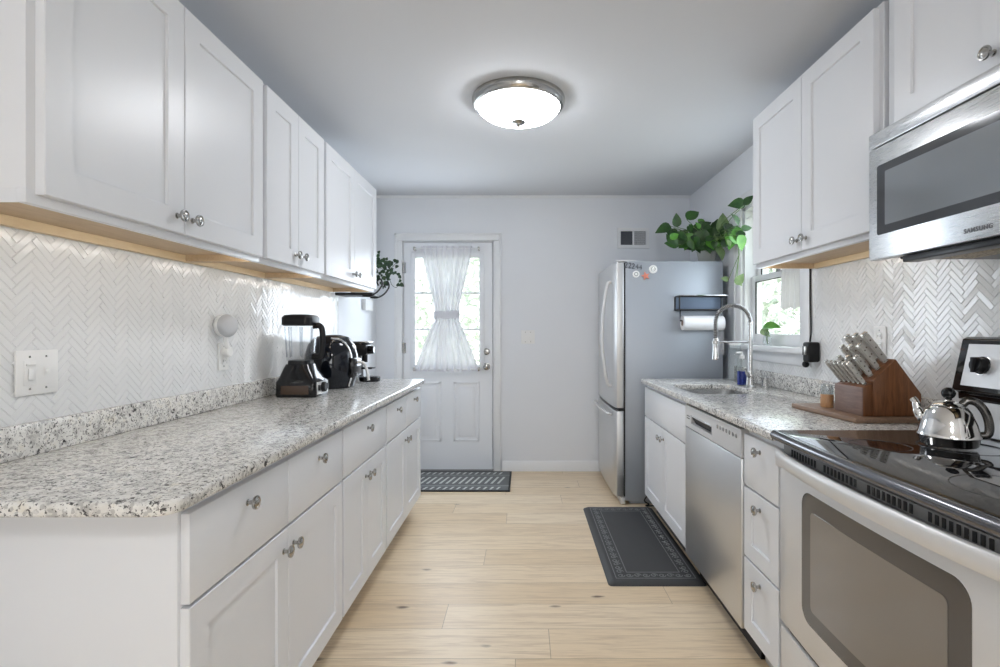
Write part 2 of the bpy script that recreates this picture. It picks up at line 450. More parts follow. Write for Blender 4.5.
# ------------------------------------------------------------------ exterior door
def door_slab():
    d = MB(); y0, y1 = YB+.012, YB+.055
    x0, x1 = DX0+.012, DX1-.012
    gx0, gx1, gz0, gz1 = -.975, -.385, .93, 1.90
    d.box(x0, gx0, y0, y1, .012, DZ-.012).box(gx1, x1, y0, y1, .012, DZ-.012)
    d.box(gx0, gx1, y0, y1, gz1, DZ-.012).box(gx0, gx1, y0, y1, .012, gz0)
    # raised lite frame
    f = .032
    for a in ((gx0-f, gx0+.012, gz0-f, gz1+f), (gx1-.012, gx1+f, gz0-f, gz1+f), (gx0, gx1, gz1-.012, gz1+f), (gx0, gx1, gz0-f, gz0+.012)):
        d.box(a[0], a[1], y0-.013, y0+.002, a[2], a[3], .005)
    o = struct(d, 'door_1', M_DOORP)
    g = MB()
    w = (gx1-gx0)/3; h = (gz1-gz0)/3
    for k in (1, 2):
        g.box(gx0+w*k-.009, gx0+w*k+.009, y0-.004, y0+.02, gz0, gz1, .003)
        g.box(gx0, gx1, y0-.0045, y0+.0195, gz0+h*k-.009, gz0+h*k+.009, .003)
    g.build('muntin', M_DOORP, o)
    MB().box(gx0, gx1, y0+.022, y0+.027, gz0, gz1).build('glass_pane', M_PANE, o)
    for (a, b_) in ((-.965, -.735), (-.625, -.395)):
        p = MB()
        for (q0, q1, s0, s1) in ((a, a+.02, .26, .79), (b_-.02, b_, .26, .79), (a, b_, .77, .79), (a, b_, .26, .28)):
            p.box(q0, q1, y0-.006, y0+.002, s0, s1, .004)
        p.prism([(a+.045, .305), (b_-.045, .305), (b_-.045, .745), (a+.045, .745)], 'y', y0-.005, y0+.002, .004)
        p.build('raised_panel', M_DOORP, o)
    kx = -.333
    MB().lathe([(.033, 0), (.033, .006), (.012, .010), (.012, .028), (.024, .036), (.028, .048), (.026, .06), (.014, .068), (0, .069)], (kx, y0, .925), (0, -1, 0), 24).build('door_knob', M_NICKEL, o)
    MB().lathe([(.030, 0), (.030, .008), (.022, .014), (.020, .024), (0, .026)], (kx, y0, 1.058), (0, -1, 0), 24).build('deadbolt', M_NICKEL, o)
    for z in (.28, 1.09, 1.80):
        MB().cyl((DX0+.008, YB+.006, z-.045), (DX0+.008, YB+.006, z+.045), .007, 12).box(DX0+.006, DX0+.03, YB+.009, YB+.012, z-.045, z+.045).build('hinge', M_NICKEL, o)
    return o
door_slab()
# casing and jamb
c = MB()
cw = .066
for (a, b_, z0, z1) in ((DX0-cw, DX0, 0, DZ), (DX1, DX1+cw, 0, DZ), (DX0-cw, DX1+cw, DZ, DZ+cw)):
    c.box(a, b_, YB-.016, YB+.001, z0, z1, .004)
c.box(DX0-cw, DX0-cw+.018, YB-.022, YB-.014, 0, DZ+cw, .003).box(DX1+cw-.018, DX1+cw, YB-.022, YB-.014, 0, DZ+cw, .003).box(DX0-cw, DX1+cw, YB-.022, YB-.014, DZ+cw-.018, DZ+cw, .003)
c.box(DX0, DX0+.035, YB+.056, YB+.08, 0, DZ).box(DX1-.035, DX1, YB+.056, YB+.08, 0, DZ).box(DX0, DX1, YB+.056, YB+.08, DZ-.035, DZ)
c.box(DX0, DX0+.008, YB+.02, YB+.14, 0, DZ).box(DX1-.008, DX1, YB+.02, YB+.14, 0, DZ).box(DX0, DX1, YB+.02, YB+.14, DZ-.008, DZ)
struct(c, 'trim_2', M_TRIM)
struct(MB().box(DX0, DX1, YB-.03, YB+.14, 0, .012, .004), 'trim_3', M_SLAT)

# ------------------------------------------------------------------ side window
def window():
    o = struct(MB().box(XR+.004, XR+.118, WY0, WY0+.018, WZ0, WZ1).box(XR+.004, XR+.118, WY1-.018, WY1, WZ0, WZ1).box(XR+.004, XR+.118, WY0, WY1, WZ1-.018, WZ1), 'window_1', M_TRIM)
    xs = XR+.05
    def sash(name, x, z0, z1, bot):
        s = MB(); a, b_ = WY0+.018, WY1-.018
        s.box(x, x+.035, a, a+.042, z0, z1, .004).box(x, x+.035, b_-.042, b_, z0, z1, .004)
        s.box(x, x+.035, a+.042, b_-.042, z0, z0+bot, .004).box(x, x+.035, a+.042, b_-.042, z1-.038, z1, .004)
        q = s.build(name, M_TRIM, o)
        MB().box(x+.014, x+.019, a+.042, b_-.042, z0+bot, z1-.038).build('glass_pane', M_PANE, q)
        sp = MB()
        t = .004
        for (p0, p1, r0, r1) in ((a+.042, a+.042+t, z0+bot, z1-.038), (b_-.042-t, b_-.042, z0+bot, z1-.038), (a+.042, b_-.042, z1-.038-t, z1-.038)):
            sp.box(x+.004, x+.012, p0, p1, r0, r1)
        sp.build('glazing_gasket', M_RUBBER, q)
    sash('lower_sash', xs, WZ0+.01, 1.60, .07)
    sash('upper_sash', xs+.037, 1.565, WZ1-.018, .035)
    MB().box(XR-.05, XR+.118, WY0-.10, WY1+.10, WZ0-.022, WZ0+.010, .006).build('window_sill', M_TRIM, o)
    MB().box(XR-.018, XR, WY0-.085, WY1+.085, WZ0-.085, WZ0-.022, .004).build('sill_apron', M_TRIM, o)
    cs = MB()
    for (a, b_, z0, z1) in ((WY0-.087, WY0, WZ0+.01, WZ1+.09), (WY1, WY1+.10, WZ0+.01, WZ1+.09), (WY0, WY1, WZ1, WZ1+.09)):
        cs.box(XR-.018, XR, a, b_, z0, z1, .004)
    cs.box(XR-.026, XR-.016, WY1+.08, WY1+.10, WZ0+.01, WZ1+.09, .003)
    cs.build('window_casing', M_TRIM, o)
    MB().box(xs-.012, xs+.002, 3.0, 3.06, 1.60-.006, 1.612, .003).build('sash_lock', M_NICKEL, o)
window()

# ------------------------------------------------------------------ cabinets
def shaker(side, xf, y0, y1, z0, z1, parent, name='door', st=.064, th=.02, rec=.008):
    b = bmesh.new()
    def ring(d, m):
        return [b.verts.new((xf-side*d, y, z)) for y, z in ((y0+m, z0+m), (y1-m, z0+m), (y1-m, z1-m), (y0+m, z1-m))]
    back = ring(th, 0); e1 = ring(.0018, 0); e2 = ring(0, .0018)
    i1 = ring(0, st); i2 = ring(.001, st+.0008); i3 = ring(rec, st+.0016)
    rs = [back, e1, e2, i1, i2, i3]
    for a, c_ in zip(rs, rs[1:]):
        for k in range(4):
            q = (k+1) % 4; b.faces.new((a[k], a[q], c_[q], c_[k]))
    b.faces.new(i3); b.faces.new(back[::-1])
    bmesh.ops.recalc_face_normals(b, faces=b.faces[:])
    return MB().merge(b).build(name, M_CAB, parent, 20)
def slabfront(side, xf, y0, y1, z0, z1, parent, name='drawer'):
    return MB().box(xf-side*.02, xf, y0, y1, z0, z1, .002).build(name, M_CAB, parent, 30)
def knob(side, xf, y, z, parent):
    return MB().lathe([(.0085, 0), (.0085, .002), (.0055, .004), (.0055, .013), (.009, .016), (.0165, .019), (.0175, .022), (.0165, .0255),
                       (.0135, .026), (.0125, .0245), (.0115, .0255), (.006, .028), (0, .0285)], (xf, y, z), (side, 0, 0), 24).build('knob', M_NICKEL, parent)

M_LED = principled('led_strip_light', (.9, .9, .9), .5, **{'Emission Color': (1, .97, .92, 1), 'Emission Strength': 5.0})
def base_cabinet(side, xwall, xf, y0, y1, label, cols=2, drawers=2, split=.658, group=None, open_top=False, false_front=False):
    t = thing('base_cabinet', label, 'cabinet', ((xwall+xf)/2, (y0+y1)/2, 0), group)
    xb = xf-side*.0205
    cb = MB()
    if open_top:   # sink base: shell without a top
        cb.box(xwall+(-.002 if side < 0 else .002), xb, y0, y0+.018, .115, .8835).box(xwall+(-.002 if side < 0 else .002), xb, y1-.018, y1, .115, .8835)
        cb.box(xb+side*-.018, xb, y0+.018, y1-.018, .115, .8835).box(xwall-.002, xb, y0+.018, y1-.018, .115, .133)
    else:
        cb.box(xwall+side*.002, xb, y0, y1, .115, .8835, .0015)
    cb.build('carcass', M_CAB, t)
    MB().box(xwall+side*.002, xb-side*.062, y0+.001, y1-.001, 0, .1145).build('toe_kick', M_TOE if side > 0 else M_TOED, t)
    g = .0016; ym = (y0+y1)/2; in_ = .008
    dz0, dz1 = split+.008, .857
    def fr(a, b_): return slabfront(side, xf, a, b_, dz0, dz1, t, 'false_front' if false_front else 'drawer')
    if drawers == 2:
        for (a, b_) in ((y0+in_, ym-g), (ym+g, y1-in_)):
            d = fr(a, b_); knob(side, xf, (a+b_)/2, .806, d)
    else:
        d = fr(y0+in_, y1-in_)
        if not false_front: knob(side, xf, ym, .806, d)
    for i, (a, b_) in enumerate(((y0+in_, ym-g), (ym+g, y1-in_))):
        d = shaker(side, xf, a, b_, .128, split, t)
        knob(side, xf, (b_-.030) if i == 0 else (a+.030), split-.06, d)
    return t

LG = 'white base cabinets under the long left countertop'
base_cabinet(1, XL, -.70, 1.060, 1.973, 'white base cabinet with two drawers at the near end of the left counter', group=LG)
base_cabinet(1, XL, -.70, 1.975, 2.595, 'narrow white base cabinet with a single drawer in the middle of the left run', drawers=1, group=LG)
base_cabinet(1, XL, -.70, 2.597, 3.465, 'white base cabinet with two drawers at the far left beside the back door', group=LG)
RG = 'white base cabinets on the sink side'
base_cabinet(-1, XR, .825, 2.600, 3.492, 'white sink base cabinet with false front and two doors beside the refrigerator', drawers=1, group=RG, open_top=True, false_front=True)

def drawer_stack():
    y0, y1 = 1.648, 1.918
    t = thing('drawer_cabinet', 'narrow white cabinet of three drawers between dishwasher and range', 'cabinet', (1.15, (y0+y1)/2, 0), RG)
    MB().box(XR-.002, .8455, y0, y1, .115, .8835, .0015).build('carcass', M_CAB, t)
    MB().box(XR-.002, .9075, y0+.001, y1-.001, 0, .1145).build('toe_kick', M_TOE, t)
    ym = (y0+y1)/2
    d = slabfront(-1, .825, y0+.006, y1-.006, .668, .857, t); knob(-1, .825, ym, .815, d)
    for (a, b_, k) in ((.404, .660, .612), (.128, .396, .345)):
        d = shaker(-1, .825, y0+.006, y1-.006, a, b_, t, 'drawer', st=.058); knob(-1, .825, ym, k, d)
drawer_stack()

def upper_cabinet(side, xwall, xf, y0, y1, z0, z1, label, group, lip=.029, door_z0=.02, knobz=.047, end=False):
    t = thing('upper_cabinet', label, 'cabinet', ((xwall+xf)/2, (y0+y1)/2, z0), group)
    xb = xf-side*.0205; xw = xwall+side*.009
    cb = MB().box(xw, xb, y0, y1, z0+lip, z1, .0015)
    cb.box(xb-side*.02, xb, y0, y1, z0, z0+lip+.002, .001)
    if end: cb.box(xw, xb-side*.02, y0+.0006, y0+.005, z0, z0+lip+.002)
    cb.build('carcass', M_CAB, t)
    up = MB().box(xw+side*.022, xb-side*.021, y0+.006, y1-.001, z0+lip-.004, z0+lip+.001)
    up.box(xw+side*.022, xb-side*.021, y0+.006, y0+.016, z0+.001, z0+lip-.004).box(xw+side*.022, xb-side*.021, y1-.016, y1-.001, z0+.001, z0+lip-.004)
    up.build('underside_panel', M_MAPLE, t)
    MB().box(xb-side*.034, xb-side*.024, y0+.03, y1-.03, z0+lip-.010, z0+lip-.0045).build('led_strip', M_LED, t)
    MB().box(xw, xw+side*.021, y0, y1, z0, z0+lip).build('hanging_rail', M_RAIL, t)
    ym = (y0+y1)/2; g = .0016
    for i, (a, b_) in enumerate(((y0+.02, ym-g), (ym+g, y1-.008))):
        d = shaker(side, xf, a, b_, z0+door_z0, z1-.012, t, st=.067)
        knob(side, xf, (b_-.032) if i == 0 else (a+.032), z0+door_z0+knobz, d)
    return t
UG = 'white upper cabinets along the left wall'
upper_cabinet(1, XL, -.99, 1.034, 1.944, 1.502, 2.20, 'white two-door upper cabinet nearest the camera above the left light switch', UG, end=True)
upper_cabinet(1, XL, -.99, 1.946, 2.534, 1.502, 2.20, 'narrow white upper cabinet in the middle of the left wall row', UG)
upper_cabinet(1, XL, -.99, 2.536, 3.43, 1.502, 2.20, 'white two-door upper cabinet above the blender, beside the trailing ivy', UG)
RUG = 'white upper cabinets on the right wall'
upper_cabinet(-1, XR, 1.14, 1.644, 2.548, 1.550, 2.305, 'white two-door upper cabinet between microwave and potted pothos', RUG)

def over_range():
    y0, y1 = .79, 1.622; z0, z1 = 1.867, 2.305
    t = thing('upper_cabinet', 'short white cabinet mounted directly above the microwave', 'cabinet', (1.3, 1.21, z0), RUG)
    MB().box(XR-.002, 1.1605, y0, y1, z0, z1, .0015).build('carcass', M_CAB, t)
    ym = (y0+y1)/2
    d = shaker(-1, 1.14, ym+.0016, y1-.05, z0+.004, z1-.012, t, st=.067); knob(-1, 1.14, ym+.032, z0+.048, d)
    d = shaker(-1, 1.14, y0+.05, ym-.0016, z0+.004, z1-.012, t, st=.067); knob(-1, 1.14, ym-.032, z0+.048, d)
over_range()

# ------------------------------------------------------------------ countertops
def rounded(x0, x1, y0, y1, r, corners):
    out = []
    cs = {'00': (x0+r, y0+r, PI, 1.5*PI), '10': (x1-r, y0+r, 1.5*PI, 2*PI), '11': (x1-r, y1-r, 0, PI/2), '01': (x0+r, y1-r, PI/2, PI)}
    sharp = {'00': (x0, y0), '10': (x1, y0), '11': (x1, y1), '01': (x0, y1)}
    for k in ('00', '10', '11', '01'):
        if k in corners:
            cx, cy, a0, a1 = cs[k]
            for i in range(7):
                a = a0+(a1-a0)*i/6; out.append((cx+r*math.cos(a), cy+r*math.sin(a)))
        else: out.append(sharp[k])
    return out
t = thing('countertop', 'long speckled granite countertop on the left base cabinets', 'countertop', (-.98, 2.24, .884))
MB().prism(rounded(XL+.001, -.672, .968, 3.475, .045, ('10', '11')), 'z', .884, .914, .007, 3, 60).build('slab', M_GRAN, t)
MB().box(XL+.007, XL+.027, .968, 3.475, .9142, 1.0, .003).build('backsplash', M_GRAN, t)
t = thing('countertop', 'speckled granite countertop with the sink cut into it', 'countertop', (1.13, 2.57, .884))
hole = rounded(.892, 1.255, 2.64, 3.12, .05, ('00', '10', '11', '01'))
MB().slab_hole(rounded(.80, XR-.001, 1.646, 3.505, .02, ('01',)), [hole[::-1]], .884, .914, .006).build('slab', M_GRAN, t)
MB().box(XR-.027, XR-.007, 1.646, 3.505, .9142, 1.0, .003).build('backsplash', M_GRAN, t)

# ------------------------------------------------------------------ sink and faucet
def sink():
    t = thing('sink', 'stainless undermount sink basin in the granite counter', 'sink', (1.07, 2.88, .70))
    b = bmesh.new()
    def ring(m, z, r): return [b.verts.new((x, y, z)) for x, y in rounded(.892-.012+m, 1.255+.012-m, 2.64-.012+m, 3.12+.012-m, r, ('00', '10', '11', '01'))]
    rs = [ring(-.012, .883, .06), ring(0, .883, .055), ring(.004, .74, .06), ring(.012, .715, .06), ring(.03, .70, .06), ring(.14, .695, .02)]
    for a, c_ in zip(rs, rs[1:]):
        for k in range(len(a)): q = (k+1) % len(a); b.faces.new((a[k], a[q], c_[q], c_[k]))
    b.faces.new(rs[-1])
    MB().merge(b).build('basin', M_SINK, t)
    MB().lathe([(.045, 0), (.045, .003), (.038, .004), (.03, .001), (0, .001)], (1.07, 2.88, .696), (0, 0, 1), 24).build('drain', M_CHROME, t)
sink()
M_HOSE = principled('grey_hose', (.15, .15, .15), .4, .5)
def faucet():
    x, y = 1.318, 2.97
    t = thing('faucet', 'spring pull-down kitchen faucet in brushed steel behind the sink', 'faucet', (x, y, .914))
    MB().lathe([(.03, 0), (.03, .006), (.024, .012), (.021, .06), (.021, .085), (.014, .10), (.0125, .36), (.0155, .362), (.0155, .375), (.011, .38)], (x, y, .9145), (0, 0, 1), 24).build('post', M_SPRING, t)
    # spring arc
    zc = 1.285; r = (x-1.115)/2; cx = (x+1.115)/2
    core = [Vector((x, y, 1.285))]+[Vector((cx+r*math.cos(a), y, zc+r*1.02*math.sin(a))) for a in [PI*k/24 for k in range(25)]]+[Vector((1.115, y, 1.24)), Vector((1.115, y, 1.195))]
    MB().tube(core, .0085, 10).build('hose', M_HOSE, t)
    # helix round the core
    L = [0]
    for a, b_ in zip(core, core[1:]): L.append(L[-1]+(b_-a).length)
    def pos(s):
        for i in range(len(core)-1):
            if s <= L[i+1] or i == len(core)-2:
                f = (s-L[i])/(max(L[i+1]-L[i], 1e-6)); return core[i].lerp(core[i+1], f), (core[i+1]-core[i]).normalized()
    turns = 44; pts = []
    for k in range(turns*9+1):
        p, tg = pos(L[-1]*k/(turns*9)); side = Vector((0, 1, 0)); up = tg.cross(side)
        a = 2*PI*k/9; pts.append(p+(side*math.cos(a)+up*math.sin(a))*.0115)
    MB().tube(pts, .0024, 5).build('spring', M_SPRING, t)
    MB().lathe([(.012, 0), (.016, -.01), (.017, -.075), (.020, -.11), (.020, -.125), (.014, -.127), (0, -.127)], (1.115, y, 1.20), (0, 0, 1), 20).build('spray_head', M_CHROME, t)
    MB().tube([(x, y, 1.175), (1.14, y, 1.175)], .0055, 10).lathe([(.0185, -.008), (.0215, -.008), (.0215, .008), (.0185, .008)], (1.115, y, 1.175), (0, 0, 1), 20).build('support_arm', M_SPRING, t)
    MB().tube(smoothpath([(x-.01, y-.01, .975), (x-.035, y-.045, .99), (x-.07, y-.09, 1.03)]), [.010]*9+[.0065]*4, 10).build('lever', M_SPRING, t)
faucet()
t = thing('soap_dispenser', 'short steel deck fitting beside the faucet base', 'dispenser', (1.385, 2.93, .914))
MB().lathe([(.022, 0), (.022, .005), (.016, .01), (.015, .045), (.019, .05), (.019, .06), (0, .063)], (1.385, 2.93, .9145), (0, 0, 1), 20).tube([(1.385, 2.93, .968), (1.345, 2.90, .975)], .006, 8).build('body', M_SPRING, t)

def bottle():
    x, y = 1.312, 3.07
    t = thing('soap_bottle', 'clear bottle of blue dish soap behind the sink', 'bottle', (x, y, .914))
    MB().lathe([(.0, .001), (.028, .001), (.030, .01), (.030, .115), (.024, .135), (.013, .15), (.012, .165)], (x, y, .914), (0, 0, 1), 24).build('body', M_CLEAR, t)
    MB().lathe([(.0, .004), (.0275, .004), (.0275, .085), (0, .085)], (x, y, .914), (0, 0, 1), 24).build('liquid', M_BLUE, t)
    MB().lathe([(.015, .16), (.015, .18), (.006, .182), (.006, .20), (0, .20)], (x, y, .914), (0, 0, 1), 16).tube([(x, y, 1.112), (x-.035, y, 1.108)], .005, 8).build('pump', M_PLASTIC, t)
    x, y = 1.352, 3.27
    t = thing('glass_jar', 'tall clear glass jar standing behind the blue soap bottle', 'jar', (x, y, .914))
    MB().lathe([(0, .001), (.038, .001), (.042, .01), (.042, .20), (.036, .215), (.036, .235), (.033, .235), (.033, .212), (.039, .197), (.039, .012), (0, .008)], (x, y, .914), (0, 0, 1), 28).build('body', M_CLEAR, t)
    MB().lathe([(.039, .2355), (.039, .252), (.03, .256), (0, .256)], (x, y, .914), (0, 0, 1), 24).build('lid', M_PLASTIC, t)
bottle()

# ------------------------------------------------------------------ dishwasher
def dishwasher():
    y0, y1 = 1.9225, 2.5955; xf = .82
    t = thing('dishwasher', 'stainless steel dishwasher with a pocket handle under the right counter', 'dishwasher', (1.1, (y0+y1)/2, 0))
    MB().box(XR-.01, xf+.032, y0, y1, .11, .8815).build('body', M_RUBBER, t)
    MB().box(xf+.075, xf+.09, y0+.002, y1-.002, 0, .1095).build('toe_kick', M_BLACK, t)
    MB().box(xf, xf+.0315, y0+.003, y1-.003, .115, .757, .004).build('door', M_STEEL, t)
    # control panel with a recessed pocket
    p = MB(); ph0, ph1 = 2.23, 2.50; pz0, pz1 = .785, .822
    a, b_ = y0+.003, y1-.003
    for q in ((a, ph0, .761, .868), (ph1, b_, .761, .868), (ph0, ph1, .761, pz0), (ph0, ph1, pz1, .868)):
        p.box(xf, xf+.0315, *q)
    cp = p.build('control_panel', M_SILVERP, t)
    MB().prism([(xf+.001, pz1), (xf+.03, pz1), (xf+.03, pz0), (xf+.022, pz0)], 'y', ph0, ph1).build('pocket_handle', M_DARKSLOT, cp)
    MB().box(xf-.003, xf+.004, ph0-.004, ph1+.004, pz1-.002, pz1+.006, .002).build('pocket_lip', M_STEELH, cp)
    for k in range(7):
        yy = 1.97+k*.032
        MB().lathe([(.0085, 0), (.0085, .0015), (.0065, .0018), (0, .0018)], (xf, yy, .835), (-1, 0, 0), 14).build('button', M_NICKEL, cp)
    for k in range(2): MB().box(xf-.001, xf+.002, 2.525, 2.565, .815-k*.012, .819-k*.012).build('vent_slot', M_DARKSLOT, cp)
    MB().box(xf+.008, xf+.0315, y0+.003, y1-.003, .870, .8813).build('top_strip', M_BLACK, t)
dishwasher()

# ------------------------------------------------------------------ range
RY0, RY1 = .792, 1.642
def bow(y, d): 
    u = (y-(RY0+RY1)/2)/((RY1-RY0)/2); return d*(1-u*u)
def bowpoly(xfront, xback, d, y0=RY0+.004, y1=RY1-.004, n=16):
    f = [(xfront-bow(y0+(y1-y0)*k/n, d), y0+(y1-y0)*k/n) for k in range(n+1)]
    return f+[(xback, y1), (xback, y0)]
def rounded_bow_loop(y0, y1, z0, z1, r, n=8):
    out = []
    for (cy, cz, a0) in ((y1-r, z1-r, 0), (y0+r, z1-r, PI/2), (y0+r, z0+r, PI), (y1-r, z0+r, 1.5*PI)):
        for k in range(n+1):
            a = a0+PI/2*k/n; out.append((cy+r*math.cos(a), cz+r*math.sin(a)))
    # subdivide long edges
    res = []
    for i in range(len(out)):
        p, q = out[i], out[(i+1) % len(out)]
        res.append(p); L = math.hypot(q[0]-p[0], q[1]-p[1]); m = int(L/.06)
        for k in range(1, m): res.append((p[0]+(q[0]-p[0])*k/m, p[1]+(q[1]-p[1])*k/m))
    return res
def range_():
    t = thing('range', 'stainless electric range with a black glass cooktop', 'range', (1.13, 1.217, 0))
    MB().box(.862, XR-.012, RY0+.002, RY1-.002, .03, .893, .003).box(.90, 1.4, RY0+.03, RY1-.03, 0, .03).build('body', M_BLACK, t)
    ct = MB().prism(bowpoly(.812, 1.39, .012), 'z', .906, .922, .003).build('cooktop', M_CTOP, t)
    for (cx, cy, r) in ((1.20, 1.40, .10), (.99, 1.42, .075), (1.22, 1.02, .08), (.99, 1.02, .11)):
        MB().lathe([(r-.003, 0), (r-.003, .0004), (r, .0004), (r, 0)], (cx, cy, .9219), (0, 0, 1), 48).build('burner_ring', M_RING, ct)
    n = 16
    pts = [(.806-bow(RY0+.004+(RY1-RY0-.008)*k/n, .012), RY0+.004+(RY1-RY0-.008)*k/n, .907) for k in range(n+1)]
    MB().tube(pts, .0155, 14).build('front_trim', M_CTRIM, t)
    vg = MB().prism(bowpoly(.835, .862, .012), 'z', .848, .876)
    vg = vg.build('vent_strip', M_VENTP, t)
    for bank in range(4):
        sl = MB()
        for k in range(9):
            y = 1.58-(bank*11+k)*.0165
            if y < RY0+.05: break
            x = .8345-bow(y, .012); sl.box(x-.0012, x+.003, y-.0042, y+.0042, .852, .872)
        sl.build('vent_slats', M_DARKSLOT, vg)
    # oven door: bowed slab with window
    xd, dz0, dz1 = .822, .318, .838
    D = .016
    od = MB().prism(bowpoly(xd, .861, D), 'z', dz0, dz1, .004, 2, 50).build('oven_door', M_DOORSILVER, t)
    def wl_(name, y0, y1, z0, z1, r, off, mat, par):
        b = bmesh.new()
        lp = rounded_bow_loop(y0, y1, z0, z1, r)
        fr = [b.verts.new((xd-bow(y, D)-off, y, z)) for y, z in lp]
        bk = [b.verts.new((xd-bow(y, D)+.004, y, z)) for y, z in lp]
        m = len(lp)
        for i in range(m): b.faces.new((fr[i], fr[(i+1) % m], bk[(i+1) % m], bk[i]))
        # fill the front by vertical strips following the bow
        top = {}
        ng = 16; ys = [y0+(y1-y0)*k/ng for k in range(ng+1)]
        bmesh.ops.triangle_fill(b, edges=[e for e in b.edges if abs((e.verts[0].co.x-(xd-bow(e.verts[0].co.y, D)-off))) < 1e-6 and abs((e.verts[1].co.x-(xd-bow(e.verts[1].co.y, D)-off))) < 1e-6], use_beauty=True)
        bmesh.ops.recalc_face_normals(b, faces=b.faces[:])
        return MB().merge(b).build(name, mat, par, 30)
    ow = wl_('oven_window', .926, 1.490, .405, .778, .042, .0012, M_OVENF, od)
    wl_('inner_glass', .975, 1.440, .450, .730, .015, .0022, M_OVENG, ow)
    # handle: broad bowed bar
    hp = [(xd-.016-bow(y, .028)+.012*(abs((y-1.217)/.425)**6), y, .842) for y in [RY0+.012+(RY1-RY0-.024)*k/24 for k in range(25)]]
    h = MB(); 
    b = bmesh.new(); rings = []
    prof = [(-.008, -.022), (-.012, -.012), (-.012, .010), (-.008, .019), (0.0, .022), (.008, .018), (.010, 0), (.006, -.022)]
    for p in hp: rings.append([b.verts.new((p[0]+a, p[1], p[2]+c_)) for a, c_ in prof])
    for a, c_ in zip(rings, rings[1:]):
        for k in range(len(prof)): q = (k+1) % len(prof); b.faces.new((a[k], a[q], c_[q], c_[k]))
    b.faces.new(rings[0][::-1]); b.faces.new(rings[-1]); bmesh.ops.recalc_face_normals(b, faces=b.faces[:])
    h.merge(b)
    for y in (RY0+.03, RY1-.03): h.box(xd-.02, xd+.006, y-.018, y+.018, .812, .836, .003)
    h.build('handle', M_DOORSILVER, od, 50)
    sd = MB().prism(bowpoly(xd+.002, .861, D), 'z', .06, .300, .004, 2, 50).build('storage_drawer', M_DOORSILVER, t)
    MB().prism(bowpoly(xd+.014, .861, D, RY0+.03, RY1-.03), 'z', .3005, .3175).build('grip_slot', M_DARKSLOT, sd)
    # backguard
    bgd = MB().prism([(1.395, .9225), (1.385, 1.045), (1.365, 1.055), (1.40, 1.215), (1.415, 1.222), (1.452, 1.222), (1.452, .9225)], 'y', RY0+.004, RY1-.012, .004, 2, 20).build('backguard', M_BLACKG, t)
    MB().prism([(1.388, .9226), (1.38, 1.025), (1.390, 1.025), (1.397, .9226)], 'y', RY0+.004, RY1-.012).build('lower_panel', M_SILVERP, bgd)
    nx, nz = -.16, .035
    def onface(f, off): # f along face 0..1 from bottom to top
        return (1.365+.035*f-off*.977, 1.055+.16*f+off*.21)
    p0, p1, q1, q0 = onface(.10, .0), onface(.90, .0), onface(.90, .003), onface(.10, .003)
    fp = MB().prism([p0, p1, q1, q0], 'y', RY0+.03, RY1-.045).build('control_panel', M_SILVERP, bgd)
    for y in (1.535, 1.425, 1.01, .90):
        c0 = onface(.5, .003)
        d = Vector((-.977, 0, .21))
        k_ = MB().lathe([(.027, 0), (.027, .004), (.023, .006), (.022, .022), (.019, .025), (0, .025)], (c0[0], y, c0[1]), d, 28)
        k_.box(c0[0]-.034, c0[0]-.006, y-.005, y+.005, c0[1]-.020, c0[1]+.026, .002)
        k_.build('knob', M_BLACK, fp)
        MB().lathe([(.0295, 0), (.0295, .0012), (.028, .0016), (0, .0016)], (c0[0], y, c0[1]), d, 28).build('knob_ring', M_CHROME, fp)
    p0, p1, q1, q0 = onface(.2, .0031), onface(.8, .0031), onface(.8, .005), onface(.2, .005)
    MB().prism([p0, p1, q1, q0], 'y', 1.10, 1.34).build('display', M_BLACKG, fp)
range_()

